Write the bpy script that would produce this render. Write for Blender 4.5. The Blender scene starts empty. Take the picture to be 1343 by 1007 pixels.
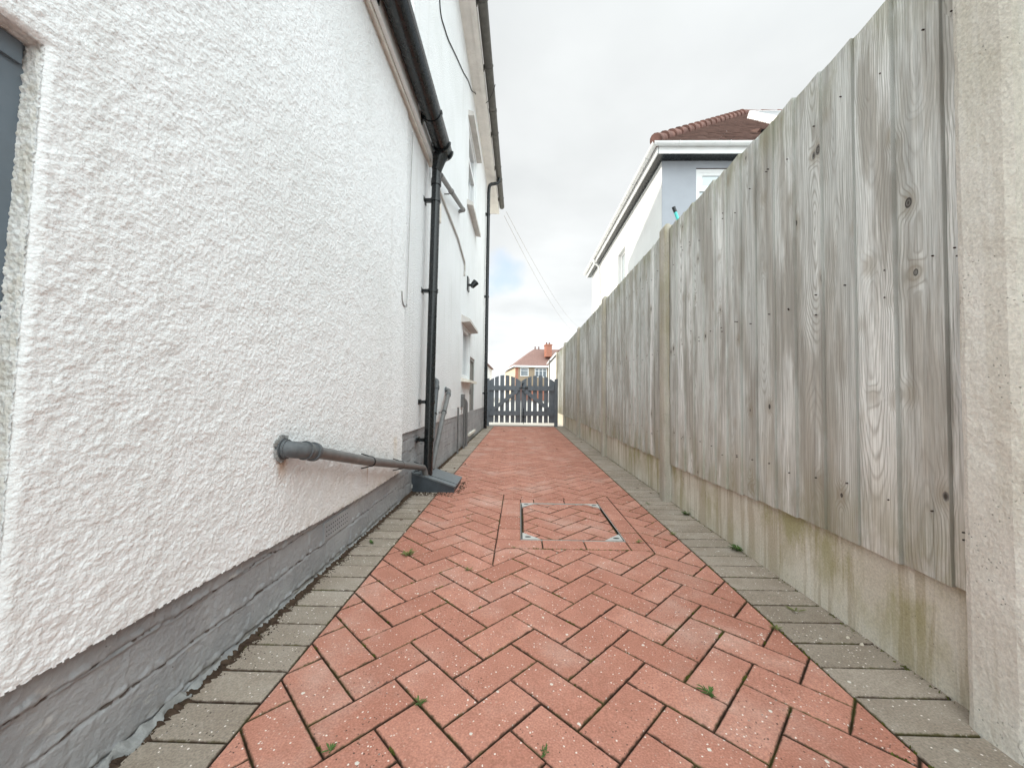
import bpy, math, random
import numpy as np
from mathutils import Vector, Matrix
random.seed(11)
S = bpy.context.scene
COL = S.collection

# ------------------------------------------------------------------ camera
F_PX, TILT, ROLL, YAW, CAM_H = 509.69, 0.0293, 0.0104, -0.0202, 0.7122
fw = Vector((math.sin(YAW)*math.cos(TILT), math.cos(YAW)*math.cos(TILT), math.sin(TILT)))
rt0 = Vector((math.cos(YAW), -math.sin(YAW), 0)); up0 = rt0.cross(fw)
rt = rt0*math.cos(ROLL) + up0*math.sin(ROLL); up = up0*math.cos(ROLL) - rt0*math.sin(ROLL)
cam = bpy.data.cameras.new('camera'); camo = bpy.data.objects.new('camera', cam); COL.objects.link(camo)
cam.sensor_width = 36; cam.lens = F_PX/1343*36; cam.clip_start = 0.02; cam.clip_end = 2000
M = Matrix((rt, up, -fw)).transposed().to_4x4(); M.translation = Vector((0, 0, CAM_H)); camo.matrix_world = M
S.camera = camo

# ------------------------------------------------------------------ light
S.view_settings.view_transform = 'Standard'; S.view_settings.look = 'None'
S.view_settings.gamma = 1; S.view_settings.use_curve_mapping = False
S.view_settings.exposure = 0.95
SUN_DIR = Vector((1.0, -0.14, -0.52)).normalized()      # direction the light travels: low, from behind the white house
sun = bpy.data.lights.new('sun', 'SUN'); sun.energy = 2.0; sun.angle = math.radians(1.5); sun.color = (1.0, 0.93, 0.82)
suno = bpy.data.objects.new('sun', sun); COL.objects.link(suno)
suno.rotation_euler = (-SUN_DIR).to_track_quat('Z', 'Y').to_euler()
sun_el = math.asin(-SUN_DIR.z); sun_az = math.atan2(-SUN_DIR.x, -SUN_DIR.y)

world = bpy.data.worlds.new('World'); S.world = world; world.use_nodes = True
wt = world.node_tree; wt.nodes.clear()
def wn(t, **k):
    n = wt.nodes.new(t)
    for a, b in k.items(): setattr(n, a, b)
    return n
W = wt.links.new
out = wn('ShaderNodeOutputWorld'); bg = wn('ShaderNodeBackground'); bg.inputs['Strength'].default_value = 0.1
W(bg.outputs[0], out.inputs[0])
sky = wn('ShaderNodeTexSky', sky_type='NISHITA'); sky.sun_disc = False; sky.sun_elevation = sun_el; sky.sun_rotation = sun_az
tc = wn('ShaderNodeTexCoord')
def wm(op, a, b=None, c=None, clamp=False):
    n = wn('ShaderNodeMath', operation=op); n.use_clamp = clamp
    for i, v in enumerate((a, b, c)):
        if v is None: continue
        if isinstance(v, (int, float)): n.inputs[i].default_value = v
        else: W(v, n.inputs[i])
    return n.outputs[0]
nrm = wn('ShaderNodeVectorMath', operation='NORMALIZE'); W(tc.outputs['Generated'], nrm.inputs[0]); D = nrm.outputs[0]
sep = wn('ShaderNodeSeparateXYZ'); W(D, sep.inputs[0])
# cloud deck: direction projected on a plane overhead
den = wm('ADD', wm('MAXIMUM', sep.outputs[2], 0.0), 0.12)
comb = wn('ShaderNodeCombineXYZ'); W(wm('DIVIDE', sep.outputs[0], den), comb.inputs[0]); W(wm('DIVIDE', sep.outputs[1], den), comb.inputs[1])
n1 = wn('ShaderNodeTexNoise'); n1.inputs['Scale'].default_value = 0.75; n1.inputs['Detail'].default_value = 6; n1.inputs['Roughness'].default_value = .5
W(comb.outputs[0], n1.inputs['Vector'])
# brightness: thin bright cloud low over the horizon, greyer deck above, very bright overhead and behind the camera
def dotv(v):
    n = wn('ShaderNodeVectorMath', operation='DOT_PRODUCT'); W(D, n.inputs[0]); n.inputs[1].default_value = Vector(v).normalized(); return n.outputs['Value']
hot = wm('MAXIMUM', dotv((0.15, -0.55, 0.82)), 0.0); hot = wm('POWER', hot, 3.0)
hot = wm('MULTIPLY', hot, 20.0)
low = wn('ShaderNodeMapRange'); W(sep.outputs[2], low.inputs[0]); low.inputs[1].default_value = 0.02; low.inputs[2].default_value = 0.42; low.inputs[3].default_value = 5.9; low.inputs[4].default_value = 4.6
low.interpolation_type = 'SMOOTHSTEP'
cl = wn('ShaderNodeMapRange'); W(n1.outputs[0], cl.inputs[0]); cl.inputs[1].default_value = .34; cl.inputs[2].default_value = .66; cl.inputs[3].default_value = .84; cl.inputs[4].default_value = 1.15
tint = wn('ShaderNodeMix', data_type='RGBA'); W(cl.outputs[0], tint.inputs[0])
tint.inputs[6].default_value = (0.925, 1.0, 1.05, 1); tint.inputs[7].default_value = (0.975, 1.005, 1.01, 1)
c0 = wn('ShaderNodeVectorMath', operation='SCALE'); W(tint.outputs[2], c0.inputs[0]); W(wm('MULTIPLY', low.outputs[0], cl.outputs[0]), c0.inputs['Scale'])
cc = wn('ShaderNodeVectorMath', operation='MULTIPLY_ADD'); cx = wn('ShaderNodeCombineXYZ')
for i in range(3): W(hot, cx.inputs[i])
W(cx.outputs[0], cc.inputs[0]); cc.inputs[1].default_value = (.91, 1.035, 1.045); W(c0.outputs[0], cc.inputs[2])
# a blue gap in the cloud, low ahead between the houses
n2 = wn('ShaderNodeTexNoise'); n2.inputs['Scale'].default_value = 9; n2.inputs['Detail'].default_value = 4; W(D, n2.inputs['Vector'])
gap = wm('ADD', dotv((-0.052, 0.954, 0.3)), wm('MULTIPLY', wm('SUBTRACT', n2.outputs[0], .5), .0065))
gm = wn('ShaderNodeMapRange'); W(gap, gm.inputs[0]); gm.inputs[1].default_value = .9975; gm.inputs[2].default_value = 1.0002; gm.inputs[3].default_value = 0; gm.inputs[4].default_value = 1; gm.interpolation_type = 'SMOOTHSTEP'
skyb = wn('ShaderNodeVectorMath', operation='MULTIPLY_ADD'); W(sky.outputs[0], skyb.inputs[0]); skyb.inputs[1].default_value = (.3, .3, .3); skyb.inputs[2].default_value = (2.9, 3.6, 4.6)
mix = wn('ShaderNodeMix', data_type='RGBA'); W(wm('MULTIPLY', gm.outputs[0], .8), mix.inputs[0]); W(cc.outputs[0], mix.inputs[6]); W(skyb.outputs[0], mix.inputs[7])
W(mix.outputs[2], bg.inputs['Color'])

# ------------------------------------------------------------------ material helpers
class Mat:
    def __init__(s, name, rough=.8, spec=.3):
        s.m = bpy.data.materials.new(name); s.m.use_nodes = True; s.t = s.m.node_tree; s.t.nodes.clear()
        s.o = s.n('ShaderNodeOutputMaterial'); s.b = s.n('ShaderNodeBsdfPrincipled')
        s.t.links.new(s.b.outputs[0], s.o.inputs[0])
        s.b.inputs['Roughness'].default_value = rough; s.b.inputs['Specular IOR Level'].default_value = spec
        s._pos = None
    def n(s, t, **k):
        n = s.t.nodes.new(t)
        for a, b in k.items(): setattr(n, a, b)
        return n
    def set(s, sock, v):
        if isinstance(v, (int, float)): sock.default_value = v
        elif isinstance(v, tuple): sock.default_value = v if len(v) == len(sock.default_value) else (*v, 1)
        else: s.t.links.new(v, sock)
    @property
    def pos(s):
        if s._pos is None: s._pos = s.n('ShaderNodeNewGeometry').outputs['Position']
        return s._pos
    def xyz(s, v=None):
        n = s.n('ShaderNodeSeparateXYZ'); s.set(n.inputs[0], v or s.pos); return n.outputs
    def vec(s, x, y, z=0.0):
        n = s.n('ShaderNodeCombineXYZ')
        for i, v in enumerate((x, y, z)): s.set(n.inputs[i], v)
        return n.outputs[0]
    def scale(s, v, k):
        n = s.n('ShaderNodeVectorMath', operation='MULTIPLY'); s.set(n.inputs[0], v); n.inputs[1].default_value = k; return n.outputs[0]
    def vadd(s, a, b):
        n = s.n('ShaderNodeVectorMath', operation='ADD'); s.set(n.inputs[0], a); s.set(n.inputs[1], b); return n.outputs[0]
    def noise(s, v, sc, det=4, ro=.55, dist=0, col=False):
        n = s.n('ShaderNodeTexNoise'); s.set(n.inputs['Vector'], v); n.inputs['Scale'].default_value = sc
        n.inputs['Detail'].default_value = det; n.inputs['Roughness'].default_value = ro; n.inputs['Distortion'].default_value = dist
        return n.outputs[1] if col else n.outputs[0]
    def vor(s, v, sc, feat='F1', out='Distance', rnd=1):
        n = s.n('ShaderNodeTexVoronoi', feature=feat); s.set(n.inputs['Vector'], v); n.inputs['Scale'].default_value = sc
        n.inputs['Randomness'].default_value = rnd; return n.outputs[out]
    def mr(s, v, a, b, c=0.0, d=1.0, smooth=True):
        n = s.n('ShaderNodeMapRange'); n.interpolation_type = 'SMOOTHSTEP' if smooth else 'LINEAR'
        for i, x in enumerate((v, a, b, c, d)): s.set(n.inputs[i], x)
        return n.outputs[0]
    def ma(s, op, a, b=None, clamp=False):
        n = s.n('ShaderNodeMath', operation=op); n.use_clamp = clamp; s.set(n.inputs[0], a)
        if b is not None: s.set(n.inputs[1], b)
        return n.outputs[0]
    def mix(s, f, a, b, mode='MIX'):
        n = s.n('ShaderNodeMix', data_type='RGBA', blend_type=mode); s.set(n.inputs[0], f); s.set(n.inputs[6], a); s.set(n.inputs[7], b); return n.outputs[2]
    def attr(s, name):
        n = s.n('ShaderNodeAttribute'); n.attribute_name = name; return n.outputs['Fac']
    def bump(s, h, dist=.001, strength=1.0, prev=None):
        n = s.n('ShaderNodeBump'); s.set(n.inputs['Height'], h); n.inputs['Distance'].default_value = dist; n.inputs['Strength'].default_value = strength
        if prev is not None: s.set(n.inputs['Normal'], prev)
        s.t.links.new(n.outputs[0], s.b.inputs['Normal']); return n.outputs[0]
    def color(s, c): s.set(s.b.inputs['Base Color'], c)
    def rough(s, v): s.set(s.b.inputs['Roughness'], v)

def plain(name, c, rough=.6, spec=.3, var=.12, sc=14, bump=.0005, dirt=None):
    m = Mat(name, rough, spec); nz = m.noise(m.pos, sc, 6, .6)
    k = m.mr(nz, .3, .7, 1-var, 1+var, False)
    base = m.mix(1.0, (*c, 1), m.vec(k, k, k), 'MULTIPLY')
    if dirt:
        d = m.mr(m.noise(m.pos, sc*.45, 7, .7), .55, .72); base = m.mix(m.ma('MULTIPLY', d, dirt[1]), base, (*dirt[0], 1))
    m.color(base)
    m.rough(m.mr(nz, .3, .7, max(rough-.08, .05), min(rough+.1, 1), False))
    if bump: m.bump(m.noise(m.pos, sc*14, 4), bump)
    return m.m

def grain(m, h, prev=None): return h

# --- roughcast render (real relief is modelled near the camera; fine grain is bump)
def render_mat(name, coarse):
    m = Mat(name, .92, .2); p = m.pos; x, y, z = m.xyz()
    c = m.mix(m.mr(m.noise(p, 1.7, 5, .6), .35, .7), (.84, .85, .86, 1), (.79, .80, .805, 1))
    # darker specks, in patches, across the roughcast
    sp = m.mr(m.noise(p, 85, 3, .6), .62, .72)
    c = m.mix(m.ma('MULTIPLY', m.ma('MULTIPLY', sp, m.mr(m.noise(p, 3.1, 4), .4, .62)), .38), c, (.36, .34, .31, 1))
    # rain streaks
    st = m.noise(m.scale(p, (5, 5, .35)), 2.2, 5, .6)
    c = m.mix(m.ma('MULTIPLY', m.mr(st, .52, .72), .20), c, (.56, .55, .52, 1))
    # rusty-pink splash staining low on the wall under the waste pipe
    d = m.ma('MULTIPLY', m.mr(z, .62, .22), m.mr(y, .95, 1.7))
    d = m.ma('MULTIPLY', d, m.mr(y, 2.75, 2.5)); d = m.ma('MULTIPLY', d, m.mr(m.noise(p, 4.5, 5, .65), .3, .65))
    c = m.mix(m.ma('MULTIPLY', d, .28), c, (.63, .52, .43, 1))
    # rust runs below the socket and a pipe clip
    def run(yc, zt, zb, w, k, c, col=(.42, .24, .12, 1)):
        wob = m.ma('MULTIPLY', m.ma('SUBTRACT', m.noise(m.vec(0.0, 0.0, z), 14, 3), .5), .025)
        a = m.ma('ABSOLUTE', m.ma('SUBTRACT', m.ma('ADD', y, wob), yc))
        f = m.ma('MULTIPLY', m.mr(a, w, w*.2), m.ma('MULTIPLY', m.mr(z, zt+.01, zt-.01), m.mr(z, zb, zt)))
        return m.mix(m.ma('MULTIPLY', f, k), c, col)
    c = run(1.24, .50, .40, .035, .75, c); c = run(1.95, .37, .21, .012, .55, c); c = run(2.38, .45, .25, .05, .35, c, (.55, .42, .25, 1))
    rv = m.ma('MULTIPLY', m.ma('MULTIPLY', m.mr(y, .605, .59), m.mr(x, -.766, -.772)), m.mr(z, 1.3, 1.24)); c = m.mix(m.ma('MULTIPLY', rv, m.mr(m.noise(p, 40, 5, .7), .35, .65, .25, .8)), c, (.50, .46, .39, 1))
    # dirty lower lip
    lip = m.ma('MULTIPLY', m.mr(z, .26, .21), m.mr(m.noise(p, 22, 4), .4, .6)); c = m.mix(m.ma('MULTIPLY', lip, .45), c, (.45, .42, .33, 1))
    m.color(c)
    f1 = m.vor(p, 210 if not coarse else 95, 'F1'); f2 = m.noise(p, 330 if not coarse else 170, 4, .6)
    h = m.ma('ADD', m.ma('MULTIPLY', f1, -1.0), f2)
    m.bump(h, .0011 if not coarse else .005)
    return m.m
M_render = render_mat('white_roughcast_render', False)
M_render_far = render_mat('white_roughcast_render_far', True)

def painted_plinth():
    m = Mat('grey_masonry_paint', .62, .35); p = m.pos; x, y, z = m.xyz()
    c = m.mix(m.mr(m.noise(p, 5, 5, .6), .35, .65), (.285, .29, .30, 1), (.365, .37, .38, 1))
    wear = m.mr(m.noise(m.scale(p, (1, 1, 2)), 16, 7, .7), .60, .68)
    c = m.mix(m.ma('MULTIPLY', wear, .6), c, (.48, .47, .45, 1))
    chip = m.mr(m.noise(p, 38, 5, .7), .69, .72); c = m.mix(m.ma('MULTIPLY', chip, .8), c, (.07, .045, .035, 1))
    lowd = m.ma('MULTIPLY', m.mr(z, .05, .0), m.mr(m.noise(p, 20, 5), .4, .62)); c = m.mix(m.ma('MULTIPLY', lowd, .7), c, (.16, .13, .09, 1))
    c = m.mix(m.ma('MULTIPLY', m.mr(m.ma('ADD', m.attr('crk'), m.ma('MULTIPLY', m.ma('SUBTRACT', m.noise(p, 90, 4), .5), .6)), .25, .7), .85), c, (.075, .052, .04, 1))
    m.color(c); m.rough(m.mr(m.noise(p, 9, 3), .3, .7, .5, .75))
    m.bump(m.ma('ADD', m.noise(p, 170, 6, .7), m.ma('MULTIPLY', m.noise(p, 40, 5, .65), 1.2)), .0026)
    return m.m
M_plinth = painted_plinth()

def paver(name, a, b, speck, dark, joint=False):
    m = Mat(name, .88, .22); p = m.pos; r = m.attr('rnd'); off = m.vadd(p, m.vec(m.ma('MULTIPLY', r, 7.0), m.ma('MULTIPLY', r, 3.0), m.ma('MULTIPLY', r, 11.0)))
    c = m.mix(r, (*a, 1), (*b, 1))
    c = m.mix(m.mr(m.noise(off, 9, 6, .65), .34, .7, 0, .55), c, (*dark, 1))
    pale = m.mr(m.noise(p, 2.6, 6, .65), .48, .7, 0, .34); c = m.mix(pale, c, (*speck, 1))
    k = m.mr(m.noise(off, 240, 2, .5), .3, .72, .80, 1.22, False); c = m.mix(1.0, c, m.vec(k, k, k), 'MULTIPLY')
    # exposed aggregate: pale grains and a few dark ones, in clusters
    offd = m.vadd(off, m.scale(m.noise(off, 260, 2, .5, col=True), (.004, .004, .004))); d1 = m.vor(offd, 175); s1 = m.n('ShaderNodeTexVoronoi'); m.set(s1.inputs['Vector'], offd); s1.inputs['Scale'].default_value = 175
    cr = m.xyz(s1.outputs['Color'])
    clus = m.mr(m.noise(off, 13, 4, .6), .35, .68, .80, .97)
    sm = m.ma('MULTIPLY', m.mr(d1, .42, .28), m.ma('GREATER_THAN', cr[0], .95)); c = m.mix(m.ma('MULTIPLY', sm, .95), c, (.82, .74, .68, 1))
    sm1 = m.ma('MULTIPLY', m.mr(d1, .36, .22), m.ma('MULTIPLY', m.ma('GREATER_THAN', cr[1], .84), m.mr(clus, .8, .97))); c = m.mix(m.ma('MULTIPLY', sm1, .7), c, (*speck, 1))
    sm2 = m.ma('MULTIPLY', m.mr(d1, .36, .24), m.ma('GREATER_THAN', cr[2], .955)); c = m.mix(m.ma('MULTIPLY', sm2, .8), c, (.06, .045, .04, 1))
    d3 = m.n('ShaderNodeTexVoronoi'); m.set(d3.inputs['Vector'], offd); d3.inputs['Scale'].default_value = 60; c3 = m.xyz(d3.outputs['Color'])
    big = m.ma('MULTIPLY', m.mr(d3.outputs['Distance'], .30, .20), m.ma('GREATER_THAN', c3[0], .985)); c = m.mix(m.ma('MULTIPLY', big, .85), c, (.75, .72, .66, 1))
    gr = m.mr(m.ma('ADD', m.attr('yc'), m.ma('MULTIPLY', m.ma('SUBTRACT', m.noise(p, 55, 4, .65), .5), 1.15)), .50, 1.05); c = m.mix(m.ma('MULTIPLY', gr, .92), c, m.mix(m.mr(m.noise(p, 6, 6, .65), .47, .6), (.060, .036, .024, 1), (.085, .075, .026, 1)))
    m.color(c)
    h = m.ma('SUBTRACT', m.noise(off, 190, 5, .65), m.ma('MULTIPLY', sm2, .7)); m.bump(h, .0022)
    return m.m
M_red = paver('red_concrete_block', (.425, .185, .132), (.53, .250, .185), (.64, .49, .42), (.36, .152, .108))
M_grey = paver('grey_concrete_block', (.295, .247, .20), (.385, .325, .27), (.48, .43, .38), (.23, .18, .14))

def jointbed():
    m = Mat('jointing_sand_and_moss', .97, .1); p = m.pos
    c = m.mix(m.noise(p, 60, 5, .7), (.035, .022, .014, 1), (.085, .055, .035, 1))
    g = m.mr(m.noise(p, 6, 6, .65), .47, .6); c = m.mix(m.ma('MULTIPLY', g, .8), c, (.085, .085, .025, 1))
    m.color(c); m.bump(m.noise(p, 160, 5, .7), .004); return m.m
M_bed = jointbed()

def wood():
    m = Mat('weathered_silver_softwood', .84, .25); x, y, z = m.xyz(); r = m.attr('rnd')
    # growth-ring pattern of a plank cut through a log (cathedral arches)
    yc = m.attr('yc'); dy = m.ma('SUBTRACT', y, yc)
    zz = m.ma('ADD', z, m.ma('MULTIPLY', r, 31.0))
    wob = m.ma('MULTIPLY', m.ma('SUBTRACT', m.noise(m.vec(r, 0.0, zz), 1.6, 3), .5), .07)
    depth = m.ma('MULTIPLY', m.ma('SUBTRACT', m.noise(m.vec(m.ma('MULTIPLY', r, 9.0), 4.0, zz), .75, 2), .42), .34)
    # knots
    kv = m.vec(m.ma('ADD', dy, m.ma('MULTIPLY', r, 5.0)), m.ma('MULTIPLY', r, 13.0), m.ma('MULTIPLY', zz, .55))
    kn = m.n('ShaderNodeTexVoronoi', voronoi_dimensions='3D'); m.set(kn.inputs['Vector'], m.scale(m.vec(m.ma('ADD', dy, m.ma('MULTIPLY', r, 5.0)), m.ma('MULTIPLY', zz, .72), 0.0), (1, 1, 0))); kn.inputs['Scale'].default_value = 9
    kc = m.xyz(kn.outputs['Color']); has = m.ma('GREATER_THAN', kc[0], .44)
    kd = kn.outputs['Distance']; kinf = m.ma('MULTIPLY', m.mr(kd, .40, .0), has)
    a = m.ma('ADD', dy, wob); rr = m.ma('SQRT', m.ma('ADD', m.ma('MULTIPLY', a, a), m.ma('MULTIPLY', depth, depth)))
    rr = m.ma('ADD', rr, m.ma('MULTIPLY', kinf, .022))
    rr = m.ma('ADD', rr, m.ma('MULTIPLY', m.noise(m.vec(m.ma('MULTIPLY', dy, 6.0), r, m.ma('MULTIPLY', zz, .8)), 5, 4, .6), .007))
    ring = m.ma('SINE', m.ma('MULTIPLY', rr, 820.0)); ring2 = m.ma('POWER', m.ma('ADD', m.ma('MULTIPLY', ring, .5), .5), 3.5)
    fib = m.noise(m.vec(m.ma('MULTIPLY', y, 260.0), 0.0, m.ma('MULTIPLY', zz, 6.0)), 1, 4, .65)
    ck = m.noise(m.vec(m.ma('MULTIPLY', y, 420.0), 3.0, m.ma('MULTIPLY', zz, 2.2)), 1, 2, .5)
    c = m.mix(m.ma('MAXIMUM', r, 0.0), (.66, .67, .64, 1), (.95, .96, .93, 1))
    c = m.mix(m.mr(m.noise(m.scale(m.pos, (1, 3, .5)), 3.2, 5, .6), .42, .62, 0, .85), c, (.43, .405, .36, 1))
    k = m.mr(m.noise(m.vec(m.ma('MULTIPLY', y, 44.0), 0.0, m.ma('MULTIPLY', zz, 1.6)), 1, 6, .7), .3, .7, .62, 1.28, False); c = m.mix(1.0, c, m.vec(k, k, k), 'MULTIPLY')
    c = m.mix(m.ma('MULTIPLY', ring2, m.mr(m.noise(m.vec(m.ma('MULTIPLY', y, 9.0), r, zz), 1.3, 3), .35, .65, .18, .62)), c, (.30, .275, .235, 1))
    c = m.mix(m.mr(fib, .46, .68, 0, .62), c, (.30, .28, .245, 1))
    c = m.mix(m.mr(ck, .64, .74, 0, .7), c, (.12, .10, .085, 1))
    # damp green and brown weathering: top edge and foot
    gz = m.ma('MAXIMUM', m.ma('MULTIPLY', m.mr(z, 1.60, 1.87), .8), m.ma('MULTIPLY', m.mr(z, .55, .27), .75))
    g = m.ma('MULTIPLY', gz, m.mr(m.noise(m.scale(m.pos, (1, 1, .45)), 8, 6, .7), .38, .6)); c = m.mix(m.ma('MULTIPLY', g, .65), c, (.27, .255, .13, 1))
    bz = m.ma('MULTIPLY', m.mr(z, .85, .3), m.mr(m.noise(m.scale(m.pos, (1, 3, .4)), 4, 5, .6), .3, .65)); c = m.mix(m.ma('MULTIPLY', bz, .40), c, (.46, .39, .29, 1))
    kh = m.mr(kc[1], .0, 1.0, .05, .145, False)
    kk = m.ma('MULTIPLY', m.mr(kd, kh, m.ma('MULTIPLY', kh, .82)), has); c = m.mix(m.ma('MULTIPLY', kk, m.mr(m.ma('SINE', m.ma('MULTIPLY', kd, 110.0)), -1.0, 1.0, .7, .97)), c, (.06, .05, .042, 1))
    halo = m.ma('MULTIPLY', m.ma('SUBTRACT', m.mr(kd, .32, .10), kk), has); c = m.mix(m.ma('MULTIPLY', halo, .5), c, (.32, .27, .2, 1))
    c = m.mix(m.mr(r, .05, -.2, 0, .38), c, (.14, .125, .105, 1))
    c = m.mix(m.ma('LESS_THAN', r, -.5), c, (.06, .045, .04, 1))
    m.color(c)
    h = m.ma('SUBTRACT', m.ma('ADD', m.ma('MULTIPLY', ring2, .4), fib), m.mr(ck, .68, .76, 0, 1.2)); h = m.ma('SUBTRACT', h, m.ma('MULTIPLY', kk, .6))
    m.bump(h, .0013)
    return m.m
M_wood = wood()

def concrete(name, a, b, pit=1.0, algae=.5, streak=.6, zt=.27):
    m = Mat(name, .92, .2); p = m.pos; x, y, z = m.xyz()
    c = m.mix(m.mr(m.noise(p, 3.2, 6, .62), .3, .7), (*a, 1), (*b, 1))
    s = m.noise(m.scale(p, (1, 1, .06)), 17, 5, .6); c = m.mix(m.ma('MULTIPLY', m.mr(s, .48, .56), streak), c, (b[0]*.66, b[1]*.61, b[2]*.53, 1))
    s2 = m.noise(m.scale(p, (1, 1, .05)), 29, 4, .6); c = m.mix(m.ma('MULTIPLY', m.mr(s2, .56, .64), streak*.55), c, (.80, .775, .71, 1))
    gz = m.mr(z, -.1, zt, .15, 1.0); g = m.ma('MULTIPLY', gz, m.mr(m.noise(m.scale(p, (1, 1, .5)), 5, 6, .65), .46, .66)); c = m.mix(m.ma('MULTIPLY', g, algae), c, (.33, .30, .12, 1))
    k = m.mr(m.noise(p, 150, 5, .75), .3, .7, .78, 1.17, False); c = m.mix(1.0, c, m.vec(k, k, k), 'MULTIPLY')
    pv = m.vor(p, 90); pits = m.mr(pv, .16, .08); pits = m.ma('MULTIPLY', pits, m.mr(m.noise(p, 9, 3), .5, .62)); c = m.mix(m.ma('MULTIPLY', pits, .6), c, (.12, .11, .09, 1))
    cr = m.vor(m.vadd(p, m.scale(m.noise(p, 6, 4, .6, col=True), (.12, .12, .12))), 3.2, 'DISTANCE_TO_EDGE'); ck = m.ma('MULTIPLY', m.mr(cr, .0045, .001), m.mr(m.noise(p, 2.3, 2), .55, .6)); c = m.mix(m.ma('MULTIPLY', ck, .45), c, (.15, .13, .11, 1))
    m.color(c)
    h = m.ma('ADD', m.noise(p, 120, 6, .68), m.ma('MULTIPLY', m.noise(m.scale(p, (1, 1, .5)), 34, 4), 1.6)); h = m.ma('SUBTRACT', h, m.ma('MULTIPLY', pits, .9)); m.bump(h, .0022*pit)
    return m.m
M_post = concrete('cast_concrete_post', (.72, .685, .615), (.86, .83, .765), 1.8, .14, .28, 2.2)
M_postold = concrete('weathered_concrete_post', (.44, .405, .345), (.58, .54, .47), 1.3, .3, .45, 2.0)
M_gravelboard = concrete('stained_concrete_gravel_board', (.60, .55, .455), (.74, .70, .61), .9, .75, .8)
M_slab = concrete('pale_concrete_slab', (.50, .49, .46), (.6, .585, .55), 1, .1, .1)

M_black = plain('black_upvc', (.006, .008, .009), .25, .5, .2, 20, .0002, ((.05, .048, .042), .22))
M_greypipe = plain('weathered_grey_pipe', (.145, .142, .14), .45, .4, .2, 22, .0004, ((.27, .25, .23), .5))
M_greysocket = plain('dark_grey_pipe_socket', (.10, .108, .115), .5, .4, .25, 30, .0004, ((.28, .28, .26), .55))
M_oldgutter = plain('weathered_black_gutter', (.10, .095, .085), .6, .3, .3, 9, .0004, ((.2, .19, .17), .6))
M_gate = plain('anthracite_gate_paint', (.15, .165, .185), .6, .3, .14, 9, .0008)
M_hatch = plain('anthracite_door_paint', (.13, .16, .19), .48, .4, .12, 6, .0004, ((.17, .19, .21), .4))
M_upvc = plain('white_upvc', (.78, .78, .78), .35, .4, .04, 5, 0, ((.6, .58, .53), .25))
M_soffit = plain('off_white_soffit_paint', (.76, .72, .68), .6, .3, .08, 6, .0004, ((.45, .40, .34), .4))
M_trim = plain('cream_painted_timber', (.70, .66, .60), .7, .3, .15, 12, .0008, ((.45, .38, .32), .5))
M_hood = plain('grey_brown_concrete_hood', (.55, .52, .49), .85, .2, .12, 9, .001)
M_sill = plain('cream_painted_sill', (.74, .70, .62), .7, .3, .08, 9, .0006)
M_greypaint = plain('grey_door_paint', (.235, .225, .21), .6, .3, .15, 7, .0004, ((.12, .11, .10), .5))
M_steel = plain('galvanised_steel', (.50, .49, .47), .55, .5, .12, 30, .0003, ((.30, .24, .18), .4))
M_dark = plain('dark_recess', (.02, .02, .02), .9, .1, .1)
M_hopper = plain('slate_grey_plastic', (.055, .066, .078), .42, .4, .2, 18, .0003, ((.17, .16, .15), .5))
M_neighwhite = plain('white_smooth_render', (.78, .78, .77), .9, .2, .05, 2.0, .001, ((.66, .66, .63), .5))
M_neighgrey = plain('blue_grey_smooth_render', (.355, .37, .405), .9, .2, .06, 2.2, .001, ((.41, .425, .46), .4))
M_cable = plain('black_cable', (.02, .02, .02), .5)
M_pale_cable = plain('pale_conduit', (.46, .44, .41), .6)
M_turq = plain('turquoise_plastic', (.10, .60, .55), .4, .4, .05)
M_leaf = plain('weed_leaf', (.07, .125, .03), .6, .3, .3, 60)
M_olive = plain('olive_weed_leaf', (.16, .175, .055), .65, .3, .3, 60)
M_dead = plain('dead_leaf', (.11, .055, .035), .8, .2, .4, 50)
M_soil = plain('soil_and_grit', (.075, .05, .036), .97, .1, .5, 40, .004, ((.30, .25, .18), .5))
M_mortar = plain('painted_mortar_fillet', (.33, .33, .325), .85, .2, .25, 35, .003, ((.18, .16, .13), .5))

def glass(name, c=(.05, .06, .07)):
    m = Mat(name, .04, .9); m.color((*c, 1)); m.b.inputs['Metallic'].default_value = .0; m.b.inputs['Coat Weight'].default_value = 1; return m.m
M_glass = glass('window_glass', (.16, .19, .22))
M_frost = glass('pale_window_glass', (.45, .50, .52))

def tiles(name, a, b, row=.1, along='x'):
    m = Mat(name, .85, .25); x, y, z = m.xyz(); r = m.attr('rnd')
    c = m.mix(m.noise(m.pos, 1.2, 4), (*a, 1), (*b, 1))
    c = m.mix(m.mr(m.noise(m.scale(m.pos, (3.3, 3.3, 8)), 2.2, 3), .4, .65, 0, .5), c, (a[0]*.55, a[1]*.55, a[2]*.55, 1))
    m.color(c); m.bump(m.noise(m.pos, 40, 4), .004); return m.m
M_tile = tiles('brown_clay_tile', (.095, .052, .042), (.15, .085, .068))
M_tilefar = tiles('faded_red_tile', (.21, .125, .11), (.27, .17, .145))
M_ridge = plain('terracotta_ridge_tile', (.18, .098, .082), .85, .2, .45, 5, .002, ((.16, .10, .08), .6))
def brickwall(name, a, b, mo, sc=1):
    m = Mat(name, .9, .2); x, y, z = m.xyz(); u = m.ma('ADD', x, y)
    bt = m.n('ShaderNodeTexBrick'); m.set(bt.inputs['Vector'], m.vec(u, z, 0.0)); bt.inputs['Scale'].default_value = 1
    bt.inputs['Brick Width'].default_value = .225; bt.inputs['Row Height'].default_value = .075; bt.inputs['Mortar Size'].default_value = .006
    bt.inputs['Color1'].default_value = (*a, 1); bt.inputs['Color2'].default_value = (*b, 1); bt.inputs['Mortar'].default_value = (*mo, 1)
    m.color(bt.outputs[0]); m.bump(bt.outputs[1], -.004); return m.m
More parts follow.
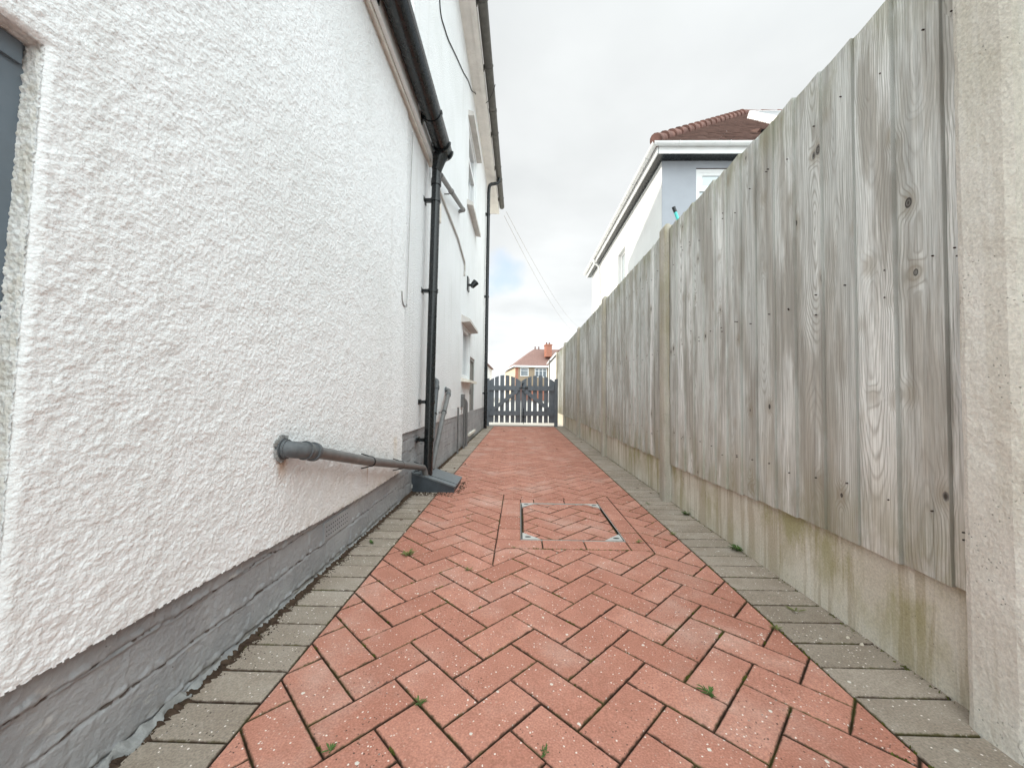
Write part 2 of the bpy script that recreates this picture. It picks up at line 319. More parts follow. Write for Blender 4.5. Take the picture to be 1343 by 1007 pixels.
M_brick = brickwall('orange_red_brick', (.36, .12, .075), (.42, .17, .11), (.38, .31, .26))
M_buff = plain('tan_pebbledash', (.33, .26, .19), .95, .1, .12, 30, .004)
M_cream = plain('cream_side_render', (.70, .58, .44), .95, .1, .08, 3, .002)

# ------------------------------------------------------------------ mesh helpers
class MB:
    def __init__(s): s.v = []; s.f = []; s.r = []; s.y = []; s.cr = 0.0; s.cy = 0.0
    def add(s, vs, fs):
        b = len(s.v); s.v += [tuple(v) for v in vs]; s.f += [tuple(b+i for i in f) for f in fs]
        s.r += [s.cr]*len(vs); s.y += [s.cy]*len(vs); return b
    def box(s, x0, x1, y0, y1, z0, z1):
        s.add([(x0,y0,z0),(x1,y0,z0),(x1,y1,z0),(x0,y1,z0),(x0,y0,z1),(x1,y0,z1),(x1,y1,z1),(x0,y1,z1)],
              [(0,3,2,1),(4,5,6,7),(0,1,5,4),(1,2,6,5),(2,3,7,6),(3,0,4,7)])
    def cbox(s, x0, x1, y0, y1, z0, z1, c=.004):
        # box with chamfered edges
        import bmesh
        bm = bmesh.new(); bmesh.ops.create_cube(bm, size=1)
        for v in bm.verts: v.co = Vector(((x0+x1)/2+v.co.x*(x1-x0), (y0+y1)/2+v.co.y*(y1-y0), (z0+z1)/2+v.co.z*(z1-z0)))
        bmesh.ops.bevel(bm, geom=bm.edges[:], offset=c, segments=2, affect='EDGES', profile=.6)
        bm.verts.index_update(); s.add([v.co[:] for v in bm.verts], [[v.index for v in f.verts] for f in bm.faces]); bm.free()
    def prism(s, poly, ext):
        # poly: 3D points (planar), ext: extrusion vector
        n = len(poly); e = Vector(ext); P = [Vector(p) for p in poly]
        s.add([p[:] for p in P]+[(p+e)[:] for p in P], [tuple(range(n))[::-1], tuple(range(n, 2*n))]+[(i, (i+1) % n, n+(i+1) % n, n+i) for i in range(n)])
    def obox(s, a, b, w, t, side=(1,0,0)):
        # bar from a to b, width w along 'side', thickness t along the third axis
        a, b = Vector(a), Vector(b); d = (b-a).normalized(); sd = Vector(side); sd = (sd-d*sd.dot(d)).normalized(); u = d.cross(sd)
        q = [sd*w/2*i+u*t/2*j for i, j in ((-1,-1),(1,-1),(1,1),(-1,1))]
        s.add([(a+k)[:] for k in q]+[(b+k)[:] for k in q], [(0,3,2,1),(4,5,6,7),(0,1,5,4),(1,2,6,5),(2,3,7,6),(3,0,4,7)])
    def tube(s, pts, r, n=20, caps=True, bend=0, seg=6, rs=None):
        P = [Vector(p) for p in pts]
        if bend and len(P) > 2:
            Q = [P[0]]
            for i in range(1, len(P)-1):
                a, b, c = P[i-1], P[i], P[i+1]; k = min(bend, (a-b).length*.48, (c-b).length*.48)
                p0 = b+(a-b).normalized()*k; p2 = b+(c-b).normalized()*k
                for j in range(seg+1):
                    t = j/seg; Q.append(p0*(1-t)**2+b*2*t*(1-t)+p2*t*t)
            Q.append(P[-1]); P = Q
        T = [(P[min(i+1, len(P)-1)]-P[max(i-1, 0)]).normalized() for i in range(len(P))]
        N = T[0].orthogonal().normalized(); vs = []
        for i, p in enumerate(P):
            N = (N-T[i]*N.dot(T[i])).normalized(); B = T[i].cross(N); R = rs[i] if rs else r
            vs += [(p+(N*math.cos(2*math.pi*k/n)+B*math.sin(2*math.pi*k/n))*R)[:] for k in range(n)]
        fs = [(i*n+k, i*n+(k+1) % n, (i+1)*n+(k+1) % n, (i+1)*n+k) for i in range(len(P)-1) for k in range(n)]
        if caps: fs += [tuple(range(n))[::-1], tuple((len(P)-1)*n+k for k in range(n))]
        s.add(vs, fs)
    def ring(s, c, ax, r0, r1, h, n=24):
        # a collar: tube wall between r0 and r1
        c = Vector(c); ax = Vector(ax).normalized(); N = ax.orthogonal().normalized(); B = ax.cross(N); vs = []
        for (R, k) in ((r0, -h/2), (r1, -h/2), (r1, h/2), (r0, h/2)):
            vs += [(c+ax*k+(N*math.cos(2*math.pi*j/n)+B*math.sin(2*math.pi*j/n))*R)[:] for j in range(n)]
        s.add(vs, [(a*n+j, a*n+(j+1) % n, ((a+1) % 4)*n+(j+1) % n, ((a+1) % 4)*n+j) for a in range(4) for j in range(n)])
    def sweep(s, prof, y0, y1, steps=1, wob=0):
        # profile of (x, z) points swept along Y (open profile, both sides drawn)
        n = len(prof); vs = []
        for i in range(steps+1):
            y = y0+(y1-y0)*i/steps
            vs += [(x, y, z+wob*math.sin(i*1.7)) for x, z in prof]
        s.add(vs, [(i*n+k, i*n+k+1, (i+1)*n+k+1, (i+1)*n+k) for i in range(steps) for k in range(n-1)])
    def build(s, name, mat, parent=None, smooth=False, auto=None, origin=None):
        o0 = Vector(parent['_o']) if parent is not None else Vector(origin or (0, 0, 0))
        me = bpy.data.meshes.new(name); me.from_pydata([(v[0]-o0.x, v[1]-o0.y, v[2]-o0.z) for v in s.v], [], s.f)
        me.materials.append(mat)
        for nm, arr in (('rnd', s.r), ('yc', s.y)):
            a = me.attributes.new(nm, 'FLOAT', 'POINT'); a.data.foreach_set('value', arr)
        import bmesh
        bm = bmesh.new(); bm.from_mesh(me); bmesh.ops.recalc_face_normals(bm, faces=bm.faces[:]); bm.to_mesh(me); bm.free()
        if smooth or auto: me.polygons.foreach_set('use_smooth', [True]*len(me.polygons))
        if auto: me.set_sharp_from_angle(angle=math.radians(auto))
        return link(name, me, parent, o0)
def link(name, me, parent, o0):
    o = bpy.data.objects.new(name, me); COL.objects.link(o)
    if parent is not None:
        o.parent = parent; o['_o'] = tuple(o0)
    else: o.location = o0; o['_o'] = tuple(o0)
    return o
def thing(name, label, cat, loc, group=None):
    o = bpy.data.objects.new(name, None); COL.objects.link(o); o.location = loc; o['_o'] = tuple(loc); o.empty_display_size = .1
    return tag(o, label, cat, group)
def tag(o, label, cat, group=None, kind=None):
    o['label'] = label; o['category'] = cat
    if group: o['group'] = group
    if kind: o['kind'] = kind
    return o
def struct(o): o['kind'] = 'structure'; return o

def fftnoise(h, w, dx, wl0, wl1, seed, aniso=1.0):
    rng = np.random.default_rng(seed); n = rng.standard_normal((h, w)); Fn = np.fft.rfft2(n)
    fy = np.fft.fftfreq(h, dx)[:, None]*aniso; fx = np.fft.rfftfreq(w, dx)[None, :]; f = np.sqrt(fx**2+fy**2)+1e-9
    band = np.exp(-(f*wl0)**2*1.2)*(1-np.exp(-(f*wl1)**2)); n = np.fft.irfft2(Fn*band, s=(h, w)); return n/n.std()
def pebbles(Y, Z, cell, r, amp, seed, fill=.6, sq=1.25):
    # scattered rounded stones: highest of the neighbouring caps
    rng = np.random.default_rng(seed); n = 1024; jx, jy, a, kp, rad = rng.random((5, n, n), dtype=np.float32)
    gy, gz = Y/cell, Z/cell*sq; iy, iz = np.floor(gy).astype(int), np.floor(gz).astype(int); H = np.zeros_like(Y)
    for oy in (-1, 0, 1):
        for oz in (-1, 0, 1):
            cy, cz = (iy+oy) % n, (iz+oz) % n; px = iy+oy+jx[cy, cz]; pz = iz+oz+jy[cy, cz]
            d2 = (gy-px)**2+((gz-pz))**2; R_ = r/cell*(.6+.6*rad[cy, cz])
            h = np.where(kp[cy, cz] < fill, amp*(.35+.65*a[cy, cz])*np.sqrt(np.clip(1-d2/R_**2, 0, 1)), 0); H = np.maximum(H, h)
    return H
def grid_mesh(name, P, mask, mat, parent, smooth=True, attr=None):
    # P: (h, w, 3) array of world points; mask: (h-1, w-1) faces kept
    h, w, _ = P.shape; o0 = np.array(parent['_o']) if parent is not None else np.zeros(3)
    me = bpy.data.meshes.new(name); V = (P-o0).reshape(-1, 3)
    idx = np.arange(h*w).reshape(h, w); q = np.stack([idx[:-1, :-1], idx[:-1, 1:], idx[1:, 1:], idx[1:, :-1]], -1)
    q = q[mask] if mask is not None else q.reshape(-1, 4)
    used = np.unique(q); re = np.full(h*w, -1); re[used] = np.arange(len(used)); q = re[q]; V = V[used]
    me.vertices.add(len(V)); me.vertices.foreach_set('co', V.ravel())
    me.loops.add(q.size); me.loops.foreach_set('vertex_index', q.ravel().astype(np.int32))
    me.polygons.add(len(q)); me.polygons.foreach_set('loop_start', (np.arange(len(q))*4).astype(np.int32))
    me.update(calc_edges=True); me.validate()
    me.polygons.foreach_set('use_smooth', [smooth]*len(me.polygons)); me.materials.append(mat)
    if attr is not None: a_ = me.attributes.new('crk', 'FLOAT', 'POINT'); a_.data.foreach_set('value', attr.reshape(-1)[used].astype(np.float32))
    return link(name, me, parent, Vector(o0))

# ------------------------------------------------------------------ ground and path
XL, XR = -.588, .806
m = MB(); m.box(-60, 60, -14, 120, -.3, -.06); struct(m.build('ground', plain('sunlit_concrete_ground', (.34, .325, .30), .9, .2, .2, 1.2, .002)))
m = MB(); m.box(-.8, 1.15, -1.3, 9.05, -.055, -.0085); struct(m.build('joint_bed', M_bed))

def clip(poly, a, b, c):     # keep a*x+b*y<=c
    o = []
    for i in range(len(poly)):
        p, q = poly[i], poly[(i+1) % len(poly)]; dp = a*p[0]+b*p[1]-c; dq = a*q[0]+b*q[1]-c
        if dp <= 0: o.append(p)
        if (dp < 0 < dq) or (dq < 0 < dp): t = dp/(dp-dq); o.append((p[0]+(q[0]-p[0])*t, p[1]+(q[1]-p[1])*t))
    return o
def area(p): return .5*sum(p[i][0]*p[(i+1) % len(p)][1]-p[(i+1) % len(p)][0]*p[i][1] for i in range(len(p)))
def inset(poly, d):
    if len(poly) < 3: return []
    if area(poly) < 0: poly = poly[::-1]
    o = list(poly)
    for i in range(len(poly)):
        p, q = poly[i], poly[(i+1) % len(poly)]; L = math.hypot(q[0]-p[0], q[1]-p[1])
        if L < 1e-6: continue
        nx, ny = (q[1]-p[1])/L, -(q[0]-p[0])/L
        o = clip(o, nx, ny, nx*p[0]+ny*p[1]-d)
        if len(o) < 3: return []
    return o
def block(mb, poly, top=0.0, joint=.0017, ch=.0034, base=-.03):
    a = inset(poly, joint)
    if len(a) < 3 or area(a) < 2.0e-4: return
    b = inset(a, ch)
    if len(b) < 3 or len(b) != len(a): b = None
    mb.cr = random.random(); tx, ty = random.gauss(0, .0035), random.gauss(0, .0035); cx = sum(p[0] for p in a)/len(a); cy = sum(p[1] for p in a)/len(a)
    top += random.gauss(0, .0005)
    def z(p, o=0): return top+(p[0]-cx)*tx+(p[1]-cy)*ty-o
    n = len(a)
    if b is None:
        mb.add([(p[0], p[1], base) for p in a]+[(p[0], p[1], z(p)) for p in a], [tuple(range(n, 2*n))]+[(i, (i+1) % n, n+(i+1) % n, n+i) for i in range(n)]); return
    # match b's vertices to a's
    bb = []
    for p in a: bb.append(min(b, key=lambda q: (q[0]-p[0])**2+(q[1]-p[1])**2))
    mid = [((p[0]*.45+q[0]*.55), (p[1]*.45+q[1]*.55)) for p, q in zip(a, bb)]
    c_ = inset(a, ch+.004); cc_ = [min(c_, key=lambda q: (q[0]-p[0])**2+(q[1]-p[1])**2) for p in a] if len(c_) == len(a) else bb
    k0 = len(mb.v)
    mb.add([(p[0], p[1], base) for p in a]+[(p[0], p[1], z(p, .0032)) for p in a]+[(p[0], p[1], z(p)) for p in bb]+([(p[0], p[1], z(p)) for p in cc_] if cc_ is not bb else []),
           [tuple(range(3*n, 4*n)) if cc_ is not bb else tuple(range(2*n, 3*n))]+[(i, (i+1) % n, n+(i+1) % n, n+i) for i in range(n)]+[(n+i, n+(i+1) % n, 2*n+(i+1) % n, 2*n+i) for i in range(n)]+([(2*n+i, 2*n+(i+1) % n, 3*n+(i+1) % n, 3*n+i) for i in range(n)] if cc_ is not bb else []))
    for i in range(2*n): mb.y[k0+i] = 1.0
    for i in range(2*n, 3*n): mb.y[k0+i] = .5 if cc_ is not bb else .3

PSI, U0, V0, PIT = .7697, -.4516, .9902, .1025
UX, UY, VX, VY = math.sin(PSI), math.cos(PSI), math.cos(PSI), -math.sin(PSI)
def uv(u, v): return (U0+PIT*(u*UX+v*VX), V0+PIT*(u*UY+v*VY))
MH = (-.107, .625, 1.835, 2.69)          # outer edge of the trim course round the inspection cover
CV = (.012, .527, 1.945, 2.60)           # the cover itself
GUL = (-.60, -.49, 2.82, 3.14)          # drain hopper cut-out beyond the border
def carve(polys, R):
    o = []
    for p in polys:
        x0, x1, y0, y1 = R
        t = p
        for (a_, b_, c_) in ((-1, 0, -x0), (1, 0, x1), (0, -1, -y0), (0, 1, y1)):
            t = clip(t, a_, b_, c_) if len(t) > 2 else t
        if len(t) < 3 or abs(area(t)) < 1e-5: o.append(p); continue
        a = clip(p, 1, 0, x0); r = clip(p, -1, 0, -x0)
        if len(a) > 2: o.append(a)
        if len(r) < 3: continue
        a = clip(r, -1, 0, -x1); r = clip(r, 1, 0, x1)
        if len(a) > 2: o.append(a)
        if len(r) < 3: continue
        a = clip(r, 0, 1, y0); r = clip(r, 0, -1, -y0)
        if len(a) > 2: o.append(a)
        if len(r) < 3: continue
        a = clip(r, 0, -1, -y1)
        if len(a) > 2: o.append(a)
    return o
def herring(rect, ou, ov, holes, mb, top=0.0, joint=.0018):
    x0, x1, y0, y1 = rect
    for k in range(-70, 71):
        for n in range(-50, 51):
            # unit of herringbone: translation lattice (1,-1)*k? and (2,2)*n
            for (a, b, w, hh) in ((0, 0, 2, 1), (1, 1, 1, 2)):
                u = a-k+2*n+ou; v = b+k+2*n+ov
                P = [uv(u, v), uv(u+w, v), uv(u+w, v+hh), uv(u, v+hh)]
                cx = sum(p[0] for p in P)/4; cy = sum(p[1] for p in P)/4
                if cx < x0-.15 or cx > x1+.15 or cy < y0-.15 or cy > y1+.15: continue
                q = clip(P, -1, 0, -x0); q = clip(q, 1, 0, x1) if len(q) > 2 else q
                q = clip(q, 0, -1, -y0) if len(q) > 2 else q; q = clip(q, 0, 1, y1) if len(q) > 2 else q
                if len(q) < 3: continue
                qs = [q]
                for H in holes: qs = carve(qs, H)
                for q in qs: block(mb, q, top, joint)
mb = MB(); herring((XL, XR, -1.3, 9.0), 0, 0, [MH], mb, 0, .0018)
# trim course round the cover
x0, x1, y0, y1 = MH; a0, a1, b0, b1 = CV
def rect(xa, xb, ya, yb): return [(xa, ya), (xb, ya), (xb, yb), (xa, yb)]
xs = [x0, .115, .32, a1]
for i in range(3): block(mb, rect(xs[i], xs[i+1], y0, b0))
for i, (p, q) in enumerate(((b0, 2.10), (2.10, 2.31), (2.31, b1-.02), (b1-.02, y1))): block(mb, rect(x0, a0, p, q))
ys = [y0, 1.93, 2.07, 2.27, 2.47, y1]
for p, q in zip(ys, ys[1:]): block(mb, rect(a1, x1, p, q))
xs = [a0, .10, .305, a1]
for i in range(3): block(mb, rect(xs[i], xs[i+1], b1, y1))
path = struct(mb.build('path', M_red))
mb = MB()
y = .8022-.1025*22; 
while y < 9.0:
    ya = y+random.gauss(0, .0012)
    if not (2.80 < y < 3.05): block(mb, rect(-.766+random.gauss(0, .003), XL, ya, ya+.1025), 0, .0024)
    y += .1025
y = 1.380-.1025*24
while y < 9.0:
    block(mb, rect(XR, 1.05, y, y+.1025), 0, .0022); y += .1025
struct(mb.build('path_border', M_grey))

# inspection cover in the path
t = thing('inspection_cover', 'square inspection cover inlaid with red herringbone blocks and four pale metal corners', 'drain cover', (.27, 2.27, 0))
mb = MB(); herring((a0+.012, a1-.012, b0+.012, b1-.012), 1, 0, [], mb, -.001, .0028); mb.build('block_inlay', M_red, t)
mb = MB()
for (xa, xb, ya, yb) in ((a0, a0+.0024, b0, b1), (a1-.0024, a1, b0, b1), (a0+.0025, a1-.0025, b0, b0+.0016), (a0+.0025, a1-.0025, b1-.0016, b1)): mb.box(xa, xb, ya, yb, -.03, .0012)
mb.build('cover_frame', M_steel, t)
for (xa, xb, ya, yb) in ((a0+.003, a0+.006, b0+.006, b1-.006), (a1-.006, a1-.003, b0+.006, b1-.006)): mb = MB(); mb.box(xa, xb, ya, yb, -.03, .0002); mb.build('frame_gap', M_dark, t)
for cx, sx in ((a0+.009, 1), (a1-.009, -1)):
    for cy, sy in ((b0+.006, 1), (b1-.006, -1)):
        mb = MB(); mb.prism([(cx, cy, -.008), (cx+sx*.088, cy, -.008), (cx, cy+sy*.088, -.008)], (0, 0, .0105)); c = mb.build('corner_plate', M_steel, t)
        mb = MB(); kx, ky = cx+sx*.027, cy+sy*.027
        mb.prism([(kx+math.cos(i*math.pi/6)*.016, ky+math.sin(i*math.pi/6)*.008, .0028) for i in range(12)], (0, 0, .0006)); mb.build('key_hole', M_dark, c)

# ------------------------------------------------------------------ the white house on the left
house = thing('white_house', 'white roughcast rendered house with grey painted plinth filling the left side of the path', 'house', (-.8, 4, 0))
XW = -.76
# near wing: modelled roughcast relief
dx = .0027; ya, yb, za, zb = .44, 2.52, .19, 2.60
w_, h_ = int((yb-ya)/dx)+1, int((zb-za)/dx)+1
N1 = fftnoise(h_, w_, dx, .008, .03, 3, 1.2); N2 = fftnoise(h_, w_, dx, .003, .008, 5); N3 = fftnoise(h_, w_, dx, .05, .3, 7)
YY, ZZ = np.meshgrid(ya+np.arange(w_)*dx, za+np.arange(h_)*dx)
wy, wz = YY+N1*.0009+1, ZZ+np.roll(N1, 37, 0)*.0009+1
Hh = pebbles(wy, wz, .0082, .0056, .0026, 12, .5, 1.05)*.85+pebbles(wy, wz, .0052, .0037, .0016, 13, .7, 1.05)*.9+N2*.0003+N3*.0006-.002
Hh = (Hh+(np.roll(Hh, 1, 0)+np.roll(Hh, -1, 0)+np.roll(Hh, 1, 1)+np.roll(Hh, -1, 1))*.2)/1.8
OY, OZ0, OZ1 = .588, .30, 1.262
zlow = np.interp(YY[0], [.5, .75, 1.0, 1.5, 1.95, 2.5], [.263, .254, .247, .222, .212, .214])+fftnoise(1, w_, dx, .01, .08, 9)[0]*.0012
X = XW+Hh
# round the arrises of the opening and the drip edge
OYZ = OY+(ZZ-1.2)*.03; dY = YY-OYZ; dopen = np.where((ZZ < OZ1) & (ZZ > OZ0), np.maximum(dY, 0), np.hypot(np.maximum(dY, 0), np.maximum(ZZ-OZ1, 0)))
dopen = np.where(ZZ < OZ0, .1, dopen)
rr = .016; X -= np.where(dopen < rr, (rr-np.sqrt(np.maximum(rr**2-(rr-dopen)**2, 0))), 0)
keep = ~((YY < OYZ-dx*.4) & (ZZ < OZ1) & (ZZ > OZ0)) & (ZZ > zlow[None, :])
mask = keep[:-1, :-1] & keep[1:, :-1] & keep[:-1, 1:] & keep[1:, 1:]
near = grid_mesh('render_wall', np.stack([X, YY, ZZ], -1), mask, M_render, house)
near['label'] = 'coarse white roughcast of the nearest wall'
# reveal of the opening (jamb and head)
jw = 18; JX = np.linspace(XW-.007, XW-.05, jw); zz = np.arange(OZ0, OZ1+.012, dx)
A, B = np.meshgrid(JX, zz); nz = fftnoise(len(zz), jw, dx, .0065, .022, 21)*.0011
mb_P = np.stack([A, OY+(B-1.2)*.03+.0015-nz*.9, B], -1); grid_mesh('render_reveal', mb_P, None, M_render, house)
A, B = np.meshgrid(JX, np.arange(.05, OY+.02, dx)); nz = fftnoise(A.shape[0], jw, dx, .0065, .022, 22)*.001
grid_mesh('render_reveal', np.stack([A, B, OZ1+.0024+nz], -1), None, M_render, house)
# the rest of the wing (behind and beside the camera, and the wall mass)
mb = MB(); mb.box(-1.1, -.766, -1.3, .442, 1.264, 2.6); mb.box(-1.1, -.766, -1.3, -.12, .0, 1.264); mb.box(-1.1, -.766, -.12, .442, .0, .30)
mb.box(-1.3, -.83, .47, 2.9, 0, 2.6); mb.box(-1.3, -.768, 2.50, 3.02, .452, 2.60)
mb.build('wall_mass', M_render_far, house)
mb = MB(); mb.box(-1.0, -.80, .04, .70, .25, 1.3); hatch = mb.build('recessed_door', M_hatch, house); hatch['label'] = 'dark slate grey door set back in the wall at the left edge'
mb = MB(); mb.box(-.7995, -.794, .05, .10, .31, 1.262); mb.box(-.7995, -.794, .05, .585, 1.228, 1.2619); mb.build('door_frame', M_hatch, hatch)

# painted brick plinth with real relief
def plinth(name, ya, yb, zt, X0, seed, course, z_off, brick, dx, amp, lip=None):
    w_, h_ = int((yb-ya)/dx)+1, int((zt+.03)/dx)+1
    Y, Zz = np.meshgrid(ya+np.arange(w_)*dx, -.03+np.arange(h_)*dx)
    wob = fftnoise(h_, w_, dx, .10, .5, seed, .4)*.0028; wb2 = fftnoise(h_, w_, dx, .02, .1, seed+1)
    H0 = Y; zc = (Zz-z_off+wob)/course; row = np.floor(zc); fz = (zc-row)*course; dzj = np.minimum(fz, course-fz)
    yc = (Y+wob*1.5+row % 2*brick*.5+row*.013)/brick; fyv = (yc-np.floor(yc))*brick; dyj = np.minimum(fyv, brick-fyv)
    if lip is not None: dyj = np.where(Zz > lip-.006, 1, dyj); dzj = np.where(Zz > lip+.012, 1, dzj)
    sg = fftnoise(h_, w_, dx, .03, .16, seed+7, 3.0); fine = fftnoise(h_, w_, dx, .006, .02, seed+8); nj = 0 if lip is None else (Zz > lip+.02)
    on = 1.0-nj; smear = np.clip(sg*.9+.35, 0, 1)
    crack = np.exp(-((fz-.003)/.0030)**4)
    H = -amp*(.55+.6*np.clip(-sg, 0, 1))*crack*on
    band = np.clip((fz-.0045+fine*.0008)/.0015, 0, 1)*np.clip((.016+sg*.004+fine*.0012-fz)/.0035, 0, 1); H += amp*.62*smear*band*on
    H -= amp*.35*np.exp(-(dyj/.0035)**4)*np.clip(.7-sg*.5, 0, 1)*on; H += fine*.00022
    j = np.minimum(dzj, dyj)
    rowr = np.random.default_rng(seed+2).normal(0, .0012, 4000); bi = (np.floor(yc)+row*57).astype(int) % 4000; H += np.where(j < .005, 0, rowr[bi])
    H += fftnoise(h_, w_, dx, .012, .05, seed+3)*amp*.05+wb2*amp*.04
    if lip is not None: H += np.where(Zz > lip, .004, 0)
    spot = np.clip(fftnoise(h_, w_, dx, .02, .12, seed+11, 2.5)*1.2-.1, 0, 1); crk = np.clip(np.exp(-((fz-.003)/.0034)**2)*on*spot+np.exp(-(dyj/.003)**2)*on*spot*.4, 0, 1)
    return grid_mesh(name, np.stack([X0+H, Y, Zz], -1), None, M_plinth, house, True, crk)
p1 = plinth('plinth', .40, 2.52, .285, -.782, 31, .094, .012, .226, .0035, .0062, .200); p1['label'] = 'low grey painted plinth of the near wall'
mb = MB(); mb.box(-1.3, -.790, -1.3, 3.05, -.05, .262); mb.build('plinth_mass', M_plinth, house)
p2 = plinth('plinth', 2.50, 9.28, .472, -.786, 47, .078, .0, .225, .008, .005); p2['label'] = 'taller painted brick plinth beyond the black downpipe'
mb = MB(); mb.box(-1.3, -.797, 2.5, 9.27, -.05, .44); mb.box(-.80, -.7885, 2.51, 9.27, .0, .01); mb.build('plinth_mass', M_plinth, house)
# ragged mortar fillet at the foot of the plinth
mb = MB(); rng = random.Random(5); n = 150
pts = []; n = 420; FN = fftnoise(2, 1024, .005, .03, .2, 55)[0]
for i in range(n+1):
    yy = .45+i*.005; k = (1 if yy < 1.25 else .55); k = max(0, min(1, (1.05-yy)/.2)); wd = .004+.012*k*(.6+.4*FN[i]); ht = .004+.014*k*(.6+.4*FN[-i])
    pts.append([(-.779, yy, ht+.006), (-.776+wd*.45, yy, ht*.8), (-.776+wd*.9, yy, ht*.35), (-.776+wd, yy, -.006)])
mb.add([p for r in pts for p in r], [(i*4+k, i*4+k+1, i*4+k+5, i*4+k+4) for i in range(n) for k in range(3) if yy < 99])
mb.build('mortar_fillet', M_mortar, house)
# air brick
ab = MB(); ab.cbox(-.79, -.7755, 1.555, 1.775, .118, .192, .002); ab = ab.build('air_brick', M_plinth, house)
mb = MB()
for r_ in range(3):
    for k in range(11): mb.box(-.776, -.7750, 1.572+k*.0185, 1.5775+k*.0185, .134+r_*.018, .1385+r_*.018)
mb.build('air_hole', M_dark, ab)

# main house wall (set back 15 mm) with real openings
def wall_yz(mb, X0, X1, y0, y1, z0, z1, holes):
    ys = sorted({y0, y1, *[h[0] for h in holes], *[h[1] for h in holes]}); zs = sorted({z0, z1, *[h[2] for h in holes], *[h[3] for h in holes]})
    for i in range(len(ys)-1):
        for j in range(len(zs)-1):
            cy, cz = (ys[i]+ys[i+1])/2, (zs[j]+zs[j+1])/2
            if any(h[0] < cy < h[1] and h[2] < cz < h[3] for h in holes): continue
            mb.box(X0, X1, ys[i], ys[i+1], zs[j], zs[j+1])
HOLES = [(5.22, 5.95, .95, 1.66), (5.98, 6.62, .12, 1.31), (5.55, 6.45, 3.52, 4.66)]
mb = MB(); wall_yz(mb, -1.15, -.775, 3.02, 9.3, .452, 5.45, [h if h[2] > .452 else (h[0], h[1], .452, h[3]) for h in HOLES])
mb.box(-1.15, -.768, 2.64, 3.02, 2.60, 5.45); mb.box(-6, -1.15, 2.70, 9.25, 2.6, 5.4); mb.box(-6, -1.3, 2.9, 9.25, 0, 2.6)
mb.build('render_wall', M_render_far, house)['label'] = 'white rendered wall of the two storey part beyond the downpipe'
# front of the main house above the wing roof
mb = MB(); mb.box(-5.9, -1.151, 2.655, 2.699, 2.7, 5.44); mb.build('front_wall', M_render_far, house)
# movement joint line and patched notch
mb = MB(); mb.tube([(-.7575, 2.555, 1.30), (-.7575, 2.575, 1.6), (-.7575, 2.585, 1.83), (-.757, 2.60, 2.2), (-.757, 2.62, 2.52)], .0022, 6); mb.tube([(-.7575, 2.555, 1.31), (-.757, 2.555, 1.295), (-.757, 2.49, 1.285), (-.757, 2.455, 1.31), (-.757, 2.445, 1.37)], .004, 6, bend=.02)
mb.build('render_crack', plain('hairline_crack', (.33, .32, .31), .9), house)
# wing eaves: trim strip, white fascia, black half-round gutter
mb = MB(); mb.box(-.766, -.737, -1.3, 3.14, 2.585, 2.60); mb.box(-.742, -.734, -1.3, 3.14, 2.572, 2.60)
mb.build('eaves_trim', M_trim, house)
mb = MB(); mb.box(-.73, -.708, -1.3, 3.12, 2.592, 2.74); mb.build('fascia', M_upvc, house)
mb = MB(); mb.prism([(-.74, -1.3, 2.745), (-.60, -1.3, 2.745), (-.60, -1.3, 2.76), (-1.4, -1.3, 3.06), (-1.4, -1.3, 2.9)], (0, 3.95, 0)); mb.build('wing_roof', M_tile, house)
def gutter(name, xc, z, r, y0, y1, mat, brk, joints, parent):
    mb = MB(); pr = [(xc+r*math.cos(a), z+r*math.sin(a)) for a in [math.pi+math.pi*i/18 for i in range(19)]]
    pi_ = [(xc+(r-.004)*math.cos(a), z+.001+(r-.004)*math.sin(a)) for a in [2*math.pi-math.pi*i/18 for i in range(19)]]
    lipL = [(xc-r, z+.008), (xc-r+.007, z+.008), (xc-r+.007, z)]
    mb.sweep([(xc+r-.009, z+.002), (xc+r-.009, z+.009), (xc+r+.002, z+.009)]+pr[::-1]+[(xc-r, z+.009)]+[(xc-r+.004, z+.009)]+pi_[::-1], y0, y1, 1)
    # stop end
    for ye in (y0, y1): mb.prism([(p[0], ye, p[1]) for p in pr], (0, .004, 0))
    g = mb.build(name, mat, parent, auto=40)
    for yb_ in brk:
        b = MB(); R = r+.005
        for i in range(18):
            a, a2 = math.pi+math.pi*i/18, math.pi+math.pi*(i+1)/18
            b.prism([(xc+R*math.cos(a), yb_, z+R*math.sin(a)), (xc+R*math.cos(a2), yb_, z+R*math.sin(a2)), (xc+(r+.0006)*math.cos(a2), yb_, z+(r+.0006)*math.sin(a2)), (xc+(r+.0006)*math.cos(a), yb_, z+(r+.0006)*math.sin(a))], (0, .028, 0))
        b.box(xc-r-.03, xc-r-.001, yb_, yb_+.03, z-.075, z+.012); b.box(xc-r-.01, xc-r+.02, yb_+.001, yb_+.027, z-.05, z-.03)
        b.box(xc+r-.008, xc+r+.009, yb_, yb_+.028, z-.002, z+.014)
        b.build('bracket', mat, g)
    for yj in joints:
        b = MB(); R = r+.009
        for i in range(18):
            a, a2 = math.pi+math.pi*i/18, math.pi+math.pi*(i+1)/18
            b.prism([(xc+R*math.cos(a), yj, z+R*math.sin(a)), (xc+R*math.cos(a2), yj, z+R*math.sin(a2)), (xc+(r+.0007)*math.cos(a2), yj, z+(r+.0007)*math.sin(a2)), (xc+(r+.0007)*math.cos(a), yj, z+(r+.0007)*math.sin(a))], (0, .07, 0))
        b.build('union', mat, g)
    return g
g1 = gutter('gutter', -.636, 2.680, .066, -1.3, 3.10, M_black, [.4, 1.80, 2.64], [], house); g1['label'] = 'black half round gutter of the low eaves at top left'
